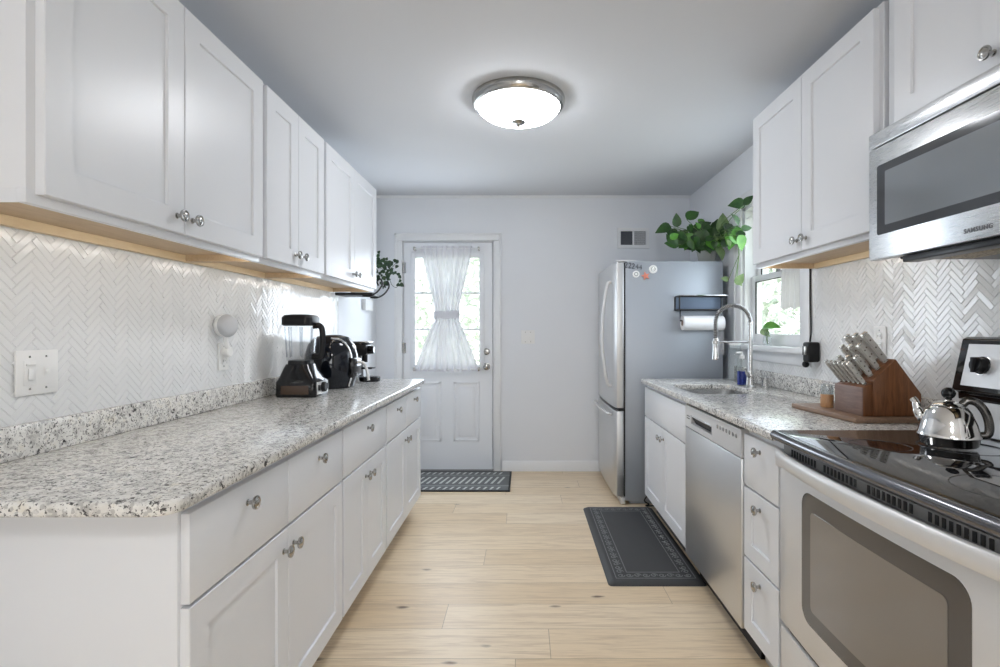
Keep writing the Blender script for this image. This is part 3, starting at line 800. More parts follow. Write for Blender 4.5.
# ------------------------------------------------------------------ microwave
def microwave():
    y0, y1, z0, z1 = RY0+.003, 1.628, 1.462, 1.8615
    xf = 1.10
    t = thing('microwave', 'stainless over-the-range microwave mounted above the cooktop', 'microwave', (1.28, (y0+y1)/2, z0))
    MB().box(xf+.031, XR-.012, y0+.002, y1-.002, z0+.012, z1-.001, .003).build('body', M_BLACK, t)
    MB().box(xf, xf+.0305, y0, y1, 1.814, z1-.001, .003).build('vent_panel', M_STEELH, t)
    dy0 = .99
    d = MB().box(xf, xf+.0305, dy0, y1, z0, 1.8105, .004).build('door', M_STEELH, t)
    w = MB().prism(rounded_bow_loop(1.045, 1.588, 1.537, 1.752, .008), 'x', xf-.0012, xf+.004).build('window', M_MWF, d)
    MB().prism(rounded_bow_loop(1.085, 1.552, 1.563, 1.727, .004), 'x', xf-.0022, xf+.003).build('inner_glass', M_MWG, w)
    MB().tube(smoothpath([(xf, 1.015, 1.76), (xf-.04, 1.015, 1.74), (xf-.045, 1.015, 1.64), (xf-.04, 1.015, 1.54), (xf, 1.015, 1.52)]), .010, 10).build('handle', M_CHROME, d)
    cp = MB().box(xf, xf+.0305, y0, dy0-.002, z0, 1.8105, .004).build('control_panel', M_BLACKG, t)
    for r in range(4):
        for q in range(3):
            MB().box(xf-.0015, xf+.002, .83+q*.045, .862+q*.045, 1.53+r*.04, 1.556+r*.04, .001).build('button', M_SILVERP, cp)
    MB().box(xf-.001, xf+.002, .83, .955, 1.71, 1.76).build('display', M_NAVYG, cp)
    # underside
    u = MB().box(xf+.034, XR-.014, y0+.01, y1-.09, z0-.006, z0+.0115, .002).build('underside', M_BLACK, t)
    for (a, b_) in ((.86, 1.13), (1.21, 1.48)):
        MB().box(xf+.07, xf+.20, a, b_, z0-.012, z0-.0055, .002).build('grease_filter', M_FILTER, u)
    MB().box(xf+.012, xf+.06, .86, 1.50, z0-.020, z0-.0005, .004).build('vent_lip', M_BLACK, u)
    # maker's lettering
    cu = bpy.data.curves.new('lettering', 'FONT'); cu.body = 'SAMSUNG'; cu.size = .0155; cu.extrude = .0006; cu.space_character = 1.18
    cu.align_x = 'CENTER'; cu.align_y = 'CENTER'; cu.offset = .0004
    o = bpy.data.objects.new('lettering', cu); COL.objects.link(o)
    o.parent = d; wpos = Vector((xf-.0008, 1.235, 1.4875)); o.location = wpos-wl(d)
    o.rotation_euler = Matrix(((0, 0, -1), (-1, 0, 0), (0, 1, 0))).to_euler()
    cu.materials.append(M_LETTER)
    bpy.context.view_layer.update()
    me = bpy.data.meshes.new_from_object(o.evaluated_get(bpy.context.evaluated_depsgraph_get()))
    lo = bpy.data.objects.new('lettering', me); COL.objects.link(lo); lo.parent = d; lo.location = o.location; lo.rotation_euler = o.rotation_euler
    bpy.data.objects.remove(o); lo.name = 'lettering'
M_FILTER = principled('filter_mesh', (.22, .17, .10), .5, .7)
_n = N(M_FILTER); _n.link(_n.ramp(_n.voronoi(_n.coords(), 160, 'Distance'), [(.2, (.05, .04, .03)), (.6, (.42, .33, .2))]), _n.b.inputs['Base Color'])
M_LETTER = principled('grey_lettering', (.20, .20, .21), .4, .5)
microwave()

# ------------------------------------------------------------------ refrigerator
def fridge():
    y0, y1 = 3.63, 4.475
    t = thing('refrigerator', 'stainless bottom-freezer refrigerator with grey sides in the far right corner', 'refrigerator', (1.03, 4.05, 0))
    MB().box(.722, 1.418, y0, y1, .03, 1.738, .006).box(.76, 1.40, y0+.04, y1-.04, 0, .03).build('cabinet_body', M_FRSIDE, t)
    def front(z0, z1, name):
        n = 14; pts = []
        for k in range(n+1):
            u = k/n; y = y0+.002+(y1-y0-.004)*u
            e = min(u, 1-u); r = .012*max(0, 1-e/.04)**2
            pts.append((.648-.009*math.sin(PI*u)+r, y))
        return MB().prism(pts+[(.712, y1-.002), (.712, y0+.002)], 'z', z0, z1, .006, 3, 50).build(name, M_STEEL, t)
    d = front(.690, 1.732, 'fridge_door'); f = front(.058, .668, 'freezer_drawer')
    MB().box(.712, .7225, y0+.008, y1-.008, .06, 1.728).box(.675, .715, y0+.006, y1-.006, .668, .690).build('door_gasket', M_RUBBER, t)
    hy = 3.752
    MB().tube(smoothpath([(.645, hy, 1.60), (.612, hy, 1.575), (.585, hy, 1.40), (.576, hy, 1.22), (.585, hy, 1.04), (.612, hy, .865), (.645, hy, .835)]), .0125, 12, 1.0).build('handle', M_SILVERP, d)
    MB().tube(smoothpath([(.640, y0+.08, .635), (.605, y0+.10, .640), (.592, y0+.42, .640), (.605, y1-.10, .640), (.640, y1-.08, .635)]), .010, 12).build('handle', M_SILVERP, f)
    MB().box(.69, .722, y0+.004, y1-.004, .006, .052, .004).build('base_grille', M_SILVERP, t)
    for y in (y0+.03, y1-.10):
        MB().box(.668, .80, y, y+.065, 1.7385, 1.752, .004).build('hinge_cover', M_SILVERP, t)
    return t
fridge()
FY = 3.63
# magnets on the side of the refrigerator
MG = 'magnets on the refrigerator side'
M_MAGW = principled('white_enamel', (.82, .82, .80), .3); M_MAGR = principled('coral_enamel', (.75, .26, .18), .4); M_MAGD = principled('dark_enamel', (.10, .11, .13), .4)
p = at(653, 269.3, FY)
def rmag(px, py, r, label, inner):
    p = at(px, py, FY)
    t = thing('magnet', label, 'magnet', (p.x, FY-.006, p.z), MG)
    MB().lathe([(r, 0), (r, .005), (r*.85, .007), (0, .007)], (p.x, FY-.0006, p.z), (0, -1, 0), 24).build('disc', M_MAGW, t)
    MB().lathe([(r*.55, 0), (r*.55, .001), (r*.42, .001), (r*.42, 0)], (p.x, FY-.0074, p.z), (0, -1, 0), 20).build('emblem', inner, t)
rmag(653, 269.3, .030, 'larger round white fridge magnet, highest on the right', M_NICKEL)
rmag(636, 274.2, .025, 'white round fridge magnet left of the coral star', M_MAGD)
p = at(645.5, 276, FY)
poly = []
for k in range(10):
    a = PI/2+k*PI/5+.25; r = .034 if k % 2 == 0 else .014
    poly.append((p.x+r*math.cos(a), p.z+r*math.sin(a)))
tag(MB().prism(poly, 'y', FY-.008, FY-.0006, .002).build('magnet', M_MAGR), 'coral star shaped fridge magnet below the row of figures', 'magnet', MG)
for k, (px, py) in enumerate(((626, 265), (629.8, 265.6), (633.2, 266.2), (637, 266.6), (640.5, 267.2))):
    p = at(px, py, FY)
    mb = MB()
    s = .011
    if k < 3:   # curled "2"
        pts = smoothpath([(p.x-s*.7, FY-.004, p.z+s), (p.x, FY-.004, p.z+s*1.7), (p.x+s*.7, FY-.004, p.z+s), (p.x+s*.1, FY-.004, p.z-s*.3), (p.x-s*.7, FY-.004, p.z-s*1.5), (p.x+s*.8, FY-.004, p.z-s*1.5)], 4)
    else:       # "5"-like / "4"-like strokes
        pts = [(p.x+s*.4, FY-.004, p.z-s*1.5), (p.x+s*.4, FY-.004, p.z+s*1.5), (p.x-s*.8, FY-.004, p.z-s*.4), (p.x+s*.9, FY-.004, p.z-s*.4)]
    mb.tube(pts, .0032, 6)
    nm = ['first', 'second', 'third', 'fourth', 'last'][k]
    tag(mb.build('magnet', M_MAGD), nm+' dark figure magnet counting from the refrigerator doors', 'magnet', MG)

def towel_rack():
    t = thing('towel_rack', 'dark wire shelf with roll bar fixed to the refrigerator side', 'rack', (1.25, 3.58, 1.40))
    x0, x1 = 1.075, 1.40; ya, yb = FY-.105, FY-.003
    r = .0055
    fr = MB()
    for z in (1.482, 1.388):
        fr.tube([(x0, yb, z), (x0, ya, z), (x1, ya, z), (x1, yb, z), (x0, yb, z)], r, 6)
    for x in (x0, x1):
        fr.tube([(x, ya, 1.388), (x, ya, 1.482)], r, 6); fr.tube([(x, yb, 1.388), (x, yb, 1.482)], r, 6)
    fr.build('frame', M_IRON, t)
    MB().box(x0+.003, x1-.003, ya+.004, yb, 1.384, 1.390, .001).box(x0+.004, x1-.004, yb-.004, yb, 1.39, 1.48).build('tray', M_RACK, t)
    MB().tube([(x0+.02, FY-.055, 1.384), (x0+.02, FY-.055, 1.312), (x1-.004, FY-.055, 1.312)], .0055, 8).build('roll_bar', M_IRON, t)
    MB().tube([(x0, ya, 1.486), (x1+.02, ya, 1.486)], .005, 8).build('front_rail', M_CHROME, t)
    a0, a1 = x0+.035, x1-.008
    b = MB(); R = .052
    prof = [(.021, 0), (R, 0), (R, a1-a0), (.021, a1-a0), (.021, 0.0)]
    rr = thing('paper_towel_roll', 'white paper towel roll hanging below the wire shelf', 'paper towel', (1.25, FY-.055, 1.312))
    b.lathe(prof[1:3], (a0, FY-.055-.0, 1.296), (1, 0, 0), 36).build('roll', M_PAPER, rr)
    MB().lathe([(.020, -.002), (.020, .001)], (a0, FY-.055, 1.296), (1, 0, 0), 20).build('core', M_BOARD, rr)
M_RACK = principled('blue_grey_steel', (.10, .13, .18), .35, .5)
towel_rack()
# dish towel hanging on the side
b = MB()
def drape(x0, x1, z0, z1, yf, amp, waves, nx=16, nz=14, th=.003):
    bm = bmesh.new(); g = []
    for side in (0, 1):
        gg = []
        for j in range(nz+1):
            row = []
            for i in range(nx+1):
                u, v = i/nx, j/nz
                y = yf+amp*math.sin(u*waves*2*PI+v*1.2)*(0.3+.7*v)+side*th
                row.append(bm.verts.new((x0+(x1-x0)*u, y, z1+(z0-z1)*v)))
            gg.append(row)
        g.append(gg)
    for gg in g:
        for j in range(nz):
            for i in range(nx): bm.faces.new((gg[j][i], gg[j][i+1], gg[j+1][i+1], gg[j+1][i]))
    for j in range(nz):
        for i in (0, nx): bm.faces.new((g[0][j][i], g[0][j+1][i], g[1][j+1][i], g[1][j][i]))
    for i in range(nx):
        for j in (0, nz): bm.faces.new((g[0][j][i], g[0][j][i+1], g[1][j][i+1], g[1][j][i]))
    bmesh.ops.recalc_face_normals(bm, faces=bm.faces[:])
    return bm
tag(MB().merge(drape(1.365, 1.412, 1.075, 1.245, FY-.030, .004, 1.5)).build('dish_towel', M_TOWEL, None, 60), 'small grey waffle cloth hanging below the paper towel roll', 'towel')

# ------------------------------------------------------------------ plants
def leaf(mb, base, tipdir, normal, L, Wd, curl=.25, heart=True):
    d = Vector(tipdir).normalized(); nrm = Vector(normal); nrm = (nrm-d*nrm.dot(d)).normalized(); s = d.cross(nrm)
    prof = [(0, .0), (.06, .28), (.2, .46), (.38, .5), (.58, .42), (.78, .25), (.92, .09), (1, 0)] if heart else [(0, 0), (.15, .2), (.4, .4), (.65, .34), (.85, .16), (1, 0)]
    bm = mb.bm; base = Vector(base); rows = []
    for u, w in prof:
        c0 = base+d*(L*u)-nrm*(curl*L*u*u)
        e = .16*Wd*(w/.5)
        if w == 0: rows.append([bm.verts.new(c0)])
        else: rows.append([bm.verts.new(c0+s*(Wd*w)+nrm*e), bm.verts.new(c0), bm.verts.new(c0-s*(Wd*w)+nrm*e)])
    for a, c_ in zip(rows, rows[1:]):
        if len(a) == 1: fs = [(a[0], c_[0], c_[1]), (a[0], c_[1], c_[2])]
        elif len(c_) == 1: fs = [(a[0], a[1], c_[0]), (a[1], a[2], c_[0])]
        else: fs = [(a[0], a[1], c_[1], c_[0]), (a[1], a[2], c_[2], c_[1])]
        for f in fs:
            ff = bm.faces.new(f); ff.material_index = mb.mi
def pothos():
    t = thing('potted_pothos', 'trailing green pothos in a pale pot on top of the refrigerator', 'plant', (1.385, 3.86, 1.738))
    px_, py_ = 1.385, 3.86
    MB().lathe([(0, .001), (.05, .001), (.055, .006), (.072, .085), (.076, .10), (.070, .10), (.066, .085), (.05, .02), (0, .02)], (px_, py_, 1.7385), (0, 0, 1), 28).build('pot', M_POT, t)
    MB().lathe([(0, .07), (.064, .07), (.064, .08), (0, .084)], (px_, py_, 1.7385), (0, 0, 1), 20).build('soil', M_SOIL, t)
    R = random.Random(11)
    spec = [(663.5, 228.6, 200, 17, 0), (676.6, 220, 95, 14, 0), (693, 215, 25, 16, 0), (671.6, 243.8, 170, 14, 0), (680, 241, 235, 17, 0), (684, 236, 0, 13, 3),
            (675, 234, 150, 13, 0), (698.6, 226.8, 60, 14, 0), (705, 225, 30, 13, 0), (702, 239, 270, 19, 0), (695, 245, 250, 16, 0), (716.5, 226, 80, 15, 0),
            (723, 223, 85, 21, 1), (737, 204, 175, 17, 0), (748.5, 200, 55, 13, 0), (736, 219, 120, 14, 0), (733.6, 230, 180, 15, 0), (731.8, 239.4, 250, 21, 3),
            (741.7, 243, 295, 17, 3), (718.3, 244.7, 270, 17, 1), (724.6, 253.7, 285, 15, 1), (747, 228, 10, 12, 0), (729, 279, 165, 9, 1), (740, 279, 60, 13, 1), (739, 283, 320, 9, 1),
            (727, 234, 300, 16, 0), (738, 236, 280, 18, 3), (709, 247, 280, 14, 0), (688, 247, 220, 10, 0), (712, 236, 265, 17, 0)]
    for k in range(95):
        a = R.uniform(0, 2*PI); r = math.sqrt(R.random())
        spec.append((704+36*r*math.cos(a), 236+13*r*math.sin(a), R.choice((200, 240, 270, 300, 340, 60, 120, 30)), R.uniform(8, 13), R.choice((0, 0, 0, 0, 0, 2, 3, 1))))
    fol = MB(); st = MB()
    for (px, py, ang, L, mi) in spec:
        Yd = min(R.uniform(3.60, 3.98), 510*R.uniform(1.38, 1.43)/(px-524))
        p = at(px, py, Yd); Lm = L*Yd/510*1.0
        a = math.radians(ang+R.uniform(-10, 10))
        d = Vector((math.cos(a), R.uniform(-.45, .15), math.sin(a))).normalized()
        base = p-d*Lm*.5
        nrm = Vector((R.uniform(-.5, .3), -1, R.uniform(.1, .9)))
        if p.x > 1.42: base.x -= .03
        fol.mi = mi
        leaf(fol, base, d, nrm, Lm, Lm*R.uniform(.62, .78), R.uniform(.05, .3))
        o = Vector((px_+R.uniform(-.04, .04), py_+R.uniform(-.05, .03), 1.825))
        if py > 262: o = at(739, 255, 3.36)
        mid = (o+base)/2+Vector((0, 0, .05 if py < 262 else 0)); mid.x = min(mid.x, 1.45)
        st.tube(smoothpath([o, mid, base], 4), .0022, 5)
    for v in fol.bm.verts: v.co.x = min(v.co.x, 1.448)
    st.tube(smoothpath([(px_, py_-.03, 1.83), (1.40, 3.6, 1.88), (1.42, 3.40, 1.82), at(739, 255, 3.36)], 6), .003, 6)
    for v in st.bm.verts: v.co.x = min(v.co.x, 1.462)
    fol.build('foliage', [M_LEAF, M_LEAFP, M_LEAFD, M_LEAFB], t, 60)
    st.build('stems', M_STEM, t)
M_POT = principled('pale_pot', (.62, .64, .60), .25); M_SOIL = principled('potting_soil', (.03, .02, .015), .9)
pothos()

def ivy():
    t = thing('trailing_ivy', 'dark trailing ivy on a small black shelf past the left upper cabinets', 'plant', (-1.17, 3.62, 1.50))
    x, y = -1.17, 3.62
    MB().lathe([(0, .001), (.055, .001), (.065, .09), (.068, .10), (.062, .10), (.05, .02), (0, .02)], (x, y, 1.507), (0, 0, 1), 24).build('pot', M_POT, t)
    R = random.Random(5); fol = MB(); st = MB()
    for k in range(70):
        if k < 46: px, py = R.gauss(384, 5), R.gauss(268, 7)
        elif k < 58: px, py = 379+R.uniform(0, 17), 262+R.uniform(0, 16)
        else: px, py = R.choice(((397, 262), (400, 281), (398, 285), (402, 285), (379, 252), (378, 257), (392, 272), (395, 266), (400, 277), (388, 277), (390, 274), (381, 283)))
        Yd = R.uniform(3.56, 3.80); p = at(px, py, Yd); L = R.uniform(.022, .042)
        d = Vector((R.uniform(-1, 1), R.uniform(-.5, .3), R.uniform(-1, .5))).normalized()
        leaf(fol, p-d*L/2, d, (R.uniform(-.4, .4), -1, R.uniform(0, .7)), L, L*.85, .15)
    for pts in ([(x, y, 1.60), at(380, 262, 3.65), at(390, 268, 3.7), at(397, 262, 3.7)], [(x, y, 1.60), at(378, 268, 3.62), at(388, 276, 3.66), at(392, 285, 3.7), at(397, 287, 3.7), at(400, 278, 3.7)],
                [(x, y, 1.60), at(378, 258, 3.66), at(379, 251, 3.66)]):
        st.tube(smoothpath(pts, 6), .002, 5)
    fol.build('foliage', M_LEAFD, t, 60); st.build('stems', M_LEAFD, t)
    s = thing('plant_shelf', 'small black scrolled metal wall shelf holding the dark ivy', 'shelf', (-1.17, 3.62, 1.49))
    MB().box(XL+.002, -1.05, 3.52, 3.74, 1.488, 1.506, .003).build('shelf_plate', M_IRON, s)
    for yy in (3.54, 3.72):
        MB().tube(smoothpath([(-1.12, yy, 1.484), (-1.07, yy, 1.484), (-1.02, yy, 1.51), (-.985, yy, 1.56), (-.995, yy, 1.60), (-1.02, yy, 1.585), (-1.01, yy, 1.555)], 6), .006, 7).build('scroll_bracket', M_IRON, s)
ivy()
t = thing('door_chime', 'small white wall box below the ivy shelf', 'chime', (XL+.02, 4.2, 1.455))
MB().box(XL+.0005, XL+.035, 4.12, 4.32, 1.41, 1.50, .006).build('cover', M_PLASTIC, t)
MB().box(XL+.035, XL+.037, 4.14, 4.30, 1.425, 1.485, .001).build('face_plate', M_TRIM, t)

def cutting():
    x, y = 1.442, 3.02; z = WZ0+.0105
    t = thing('glass_vase', 'small glass vase with a leafy cutting on the window sill', 'vase', (x, y, z))
    MB().lathe([(0, .001), (.022, .001), (.028, .02), (.022, .055), (.014, .07), (.017, .082), (.015, .082), (.012, .07), (.02, .054), (.025, .02), (0, .004)], (x, y, z), (0, 0, 1), 24).build('vase_body', M_CLEAR, t)
    st = MB().tube(smoothpath([(x, y, z+.01), (x-.005, y, z+.08), (x-.01, y+.02, z+.115)], 5), .002, 6)
    st.tube(smoothpath([(x, y, z+.01), (x-.003, y+.03, z+.085), (x-.006, y+.07, z+.10)], 5), .002, 6); st.build('stem', M_STEM, t)
    f = MB(); leaf(f, (x-.01, y+.035, z+.112), (.25, -.75, .12), (-.6, -.5, .8), .115, .065, .3)
    f.mi = 1; leaf(f, (x-.006, y+.06, z+.10), (.1, -.6, -.35), (-.7, -.5, .4), .08, .05, .2)
    f.build('leaves', [M_LEAFB, M_LEAFP], t, 60)
cutting()

# ------------------------------------------------------------------ ceiling light, vent, switches, outlets
def ceiling_light(x, y, label, glow):
    t = thing('ceiling_light', label, 'ceiling light', (x, y, ZC), 'flush ceiling lights')
    MB().lathe([(.237, -.001), (.240, -.010), (.236, -.030), (.228, -.042), (.214, -.046), (.214, -.001)], (x, y, ZC), (0, 0, 1), 64).build('rim', M_NICKEL, t)
    MB().lathe([(.213, -.030), (.2125, -.044), (.205, -.060), (.18, -.080), (.14, -.097), (.09, -.109), (.04, -.115), (0, -.1165)], (x, y, ZC), (0, 0, 1), 64).build('glass_bowl', glow, t, 80)
    MB().lathe([(0, -.1155), (.034, -.1155), (.038, -.120), (.030, -.127), (.012, -.130), (.008, -.132), (.006, -.136), (.009, -.139), (.005, -.146), (0, -.147)], (x, y, ZC), (0, 0, 1), 24).build('finial', M_NICKEL, t)
M_LAMP = principled('lit_glass_bowl', (.95, .95, .95), .4, **{'Emission Color': (.94, .96, 1, 1), 'Emission Strength': 10.0})
M_FILL_LAMP = principled('fill_lamp_bowl', (.95, .95, .95), .4, **{'Emission Color': (1, .99, .97, 1), 'Emission Strength': 15.0})
ceiling_light(-.028, 2.63, 'round flush ceiling light with white glass bowl and nickel rim', M_LAMP)
ceiling_light(.08, -.9, 'added fill lamp shaped as a flush ceiling light, unseen behind the camera', M_FILL_LAMP)  # second lamp is added, unseen, to brighten the near end of the room

def vent():
    x0, x1, z0, z1 = .826, 1.105, 1.972, 2.150; y = YB
    t = thing('air_vent', 'white wall air register with dark louvers above the refrigerator', 'vent', ((x0+x1)/2, y, (z0+z1)/2))
    f = .028; m = MB()
    m.box(x0+f, x1-f, y-.015, y-.0005, z0, z0+f).box(x0+f, x1-f, y-.015, y-.0005, z1-f, z1).box(x0, x0+f, y-.015, y-.0005, z0, z1).box(x1-f, x1, y-.015, y-.0005, z0, z1)
    xm = (x0+x1)/2; m.box(xm-.007, xm+.007, y-.015, y-.0005, z0+f, z1-f); m.build('frame', M_TRIM, t)
    MB().box(x0+f, x1-f, y-.002, y-.0006, z0+f, z1-f).build('backing', M_VENTB, t)
    l1 = MB(); l2 = MB(); n = 13
    for k in range(n):
        z = z0+f+(z1-z0-2*f)*(k+.5)/n
        l1.prism([(y-.009, z-.002), (y-.008, z-.0035), (y-.003, z+.0025), (y-.004, z+.004)], 'x', x0+f, xm-.007)
    for k in range(18):
        x = xm+.007+(x1-f-xm-.007)*(k+.5)/18
        l2.box(x-.0014, x+.0014, y-.009, y-.003, z0+f, z1-f)
    for k in range(6):
        z = z0+f+(z1-z0-2*f)*(k+.5)/6; l2.box(xm+.007, x1-f, y-.0085, y-.006, z-.0014, z+.0014)
    l1.build('louvers', M_VENTL, t); l2.build('louvers', M_VENTS, t)
M_VENTB = principled('vent_dark', (.045, .05, .06), .7); M_VENTL = principled('vent_louver', (.16, .17, .19), .5); M_VENTS = principled('vent_louver_light', (.60, .61, .63), .5)
vent()

def wall_plate(name, label, cat, face, c, gangs, kind):
    # face: 'L' on left wall, 'R' right wall, 'B' back wall; c = (along, z) centre
    w = .073+.046*(gangs-1); h = .118
    s = {'L': 1, 'R': -1, 'B': -1}[face]
    base = {'L': XL+.0065, 'R': XR-.0065, 'B': YB}[face]
    a, z = c
    def bx(mb, a0, a1, z0, z1, d0, d1, bev):
        lo, hi = sorted((base+s*d0, base+s*d1))
        if face == 'B': mb.box(a0, a1, lo, hi, z0, z1, bev)
        else: mb.box(lo, hi, a0, a1, z0, z1, bev)
        return mb
    loc = (a, base, z) if face == 'B' else (base, a, z)
    t = thing(name, label, cat, loc)
    bx(MB(), a-w/2, a+w/2, z-h/2, z+h/2, .0003, .006, .0025).build('plate', M_PLASTIC, t)
    for g in range(gangs):
        ac = a-(gangs-1)*.023+g*.046
        k = kind[g]
        if k == 'rocker':
            r = bx(MB(), ac-.0165, ac+.0165, z-.033, z+.033, .0055, .0075, .001); bx(r, ac-.012, ac+.012, z-.028, z+.004, .0075, .0105, .002); r.build('rocker', M_PLASTIC, t)
        elif k == 'dimmer':
            r = bx(MB(), ac-.0165, ac+.0165, z-.033, z+.033, .0055, .0075, .001); bx(r, ac-.007, ac+.012, z-.02, z+.012, .0075, .011, .002); bx(r, ac-.013, ac+.013, z+.019, z+.024, .0075, .012, .001); r.build('dimmer', M_PLASTIC, t)
        elif k == 'toggle':
            r = bx(MB(), ac-.005, ac+.005, z-.012, z+.012, .0055, .0068, .001); bx(r, ac-.0035, ac+.0035, z-.002, z+.010, .0068, .016, .0015); r.build('toggle', M_PLASTIC, t)
        elif k == 'outlet':
            for zz in (z-.0195, z+.0195):
                sock = bx(MB(), ac-.0165, ac+.0165, zz-.014, zz+.014, .0055, .0072, .004).build('socket', M_PLASTIC, t)
                q = bx(MB(), ac-.0075, ac-.0052, zz-.004, zz+.006, .0070, .0076, 0); bx(q, ac+.0052, ac+.0075, zz-.003, zz+.005, .0070, .0076, 0); q.build('slot', M_DARKSLOT, sock)
        for zz in (z-.042, z+.042):
            bx(MB(), ac-.0028, ac+.0028, zz-.0028, zz+.0028, .0056, .0068, .0008).build('screw', M_NICKEL, t)
    return t
wall_plate('light_switch', 'white two-gang switch plate on the left tile backsplash', 'light switch', 'L', (1.362, 1.130), 2, ('dimmer', 'toggle'))
wall_plate('light_switch', 'white two-gang switch plate on the plain back wall right of the door', 'light switch', 'B', (.035, 1.187), 2, ('toggle', 'rocker'))
wall_plate('wall_outlet', 'white outlet plate on the left backsplash under the round speaker', 'outlet', 'L', (2.205, 1.130), 1, ('outlet',))
wall_plate('wall_outlet', 'white outlet plate behind the knife block on the right backsplash', 'outlet', 'R', (2.092, 1.20), 1, ('outlet',))

def speaker():
    y, z = 2.165, 1.262
    t = thing('smart_speaker', 'round white smart speaker plugged into the left wall outlet', 'speaker', (XL+.04, y, z))
    c = Vector((XL+.045, y, z)); ax = Vector((.93, -.36, .06))
    MB().lathe([(0, -.024), (.038, -.024), (.047, -.016), (.050, 0), (.049, .008)], c, ax, 32).build('body', M_PLASTIC, t)
    MB().lathe([(.0485, .0082), (.042, .019), (.028, .025), (0, .027)], c, ax, 32).build('fabric_face', M_SPK, t)
    MB().tube(smoothpath([(XL+.035, y+.01, z-.045), (XL+.032, y+.025, z-.08), (XL+.034, y+.036, z-.105)], 5), .010, 10).lathe([(.022, 0), (.022, .024), (.018, .028), (0, .028)], (XL+.0145, 2.205, 1.150), (1, 0, 0), 20).build('outlet_mount', M_PLASTIC, t)
M_SPK = paint('speaker_fabric', (.50, .51, .53), .9, .3, 500)
speaker()

def charger():
    t = thing('power_adapter', 'black power adapter plugged in beside the window with cord rising', 'adapter', (1.43, 2.575, 1.13))
    MB().box(1.405, XR-.0075, 2.515, 2.575, 1.085, 1.185, .010, 3).build('housing', M_BLACK, t)
    MB().box(1.395, 1.406, 2.53, 2.56, 1.12, 1.165, .003).build('face', M_NICKEL, t)
    MB().tube(smoothpath([(1.44, 2.57, 1.18), (1.455, 2.585, 1.25), (1.457, 2.597, 1.4), (1.457, 2.596, 1.545), (1.44, 2.58, 1.575)], 6), .0042, 8).build('cord', M_IRON, t)
    MB().ball((1.425, 2.58, 1.072), .017, 16).tube(smoothpath([(1.43, 2.57, 1.085), (1.425, 2.58, 1.075), (1.44, 2.60, 1.09)], 4), .004, 6).build('plug', M_BLACK, t)
charger()

# ------------------------------------------------------------------ curtains
def hourglass():
    zt, zm, zb = 1.985, 1.38, .895
    xc = -.678
    def prof(z):  # left, right edges
        if z > 1.93: w = .225
        elif z > zm+.05: 
            u = (1.93-z)/(1.93-zm-.05); w = .225-(.225-.105)*u**.95
        elif z > zm-.05: w = .105
        else:
            u = (zm-.05-z)/(zm-.05-zb); w = .105+(.285-.105)*u**.85
        return xc-w, xc+w
    bm = bmesh.new(); nx, nz = 120, 60; G = []
    for j in range(nz+1):
        v = j/nz; z = zt+(zb-zt)*v; l, r = prof(z); row = []
        sq = max(0, 1-abs(z-zm)/.45)
        for i in range(nx+1):
            u = i/nx
            y = YB-.052+(.010+.006*sq)*math.sin(u*2*PI*8+.8*math.sin(7*u))+.004*math.sin(u*2*PI*17+2)
            zz = z-(.012*math.sin(PI*u) if j > nz*.5 else 0)*(v-.5)*2
            row.append(bm.verts.new((l+(r-l)*u, y, zz)))
        G.append(row)
    for j in range(nz):
        for i in range(nx): bm.faces.new((G[j][i], G[j][i+1], G[j+1][i+1], G[j+1][i]))
    t = thing('door_curtain', 'sheer white hourglass curtain tied at the middle of the back door', 'curtain', (xc, YB-.05, zb))
    MB().merge(bm).build('panel', M_SHEER, t, 180)
    tb = bmesh.new(); A = []
    n = 40
    for k in range(n+1):
        a = 2*PI*k/n; A.append([tb.verts.new((xc+.112*math.cos(a), YB-.052+.023*math.sin(a), zm+dz+.004*math.sin(5*a))) for dz in (.032, .012, -.012, -.032)])
    for k in range(n):
        for q in range(3): tb.faces.new((A[k][q], A[k+1][q], A[k+1][q+1], A[k][q+1]))
    MB().merge(tb).build('tie_band', M_SHEER, t, 180)
    RG_ = 'slim white curtain rods on the back door'
    for z, lab in ((1.962, 'slim white curtain rod across the top of the door glass'), (.905, 'slim white curtain rod below the door glass')):
        r = thing('curtain_rod', lab, 'curtain rod', (xc, YB-.05, z), RG_)
        MB().tube([(-.965, YB-.050, z), (-.395, YB-.050, z)], .005, 10).build('rod', M_TRIM, r)
        for x in (-.962, -.398): MB().box(x-.008, x+.008, YB-.058, YB-.0015, z-.016, z+.016, .002).build('bracket', M_NICKEL, r)
hourglass()
def side_curtain():
    t = thing('window_curtain', 'short sheer pale curtain hanging at the near side of the window', 'curtain', (XR+.02, 2.83, 1.345))
    bm = bmesh.new(); nx, nz = 50, 20; G = []
    for j in range(nz+1):
        v = j/nz; row = []
        for i in range(nx+1):
            u = i/nx
            y = 2.712+(.20+.05*v)*u
            x = XR+.022+.010*math.sin(u*2*PI*5)
            z = 2.0+(1.345+.03*abs(math.sin(u*PI*2.5))-2.0)*v
            row.append(bm.verts.new((x, y, z)))
        G.append(row)
    for j in range(nz):
        for i in range(nx): bm.faces.new((G[j][i], G[j][i+1], G[j+1][i+1], G[j+1][i]))
    MB().merge(bm).build('panel', M_SHEERD, t, 180)
    MB().tube([(XR+.022, WY0+.019, 1.99), (XR+.022, WY1-.019, 1.99)], .006, 8).build('rod', M_TRIM, t)
side_curtain()

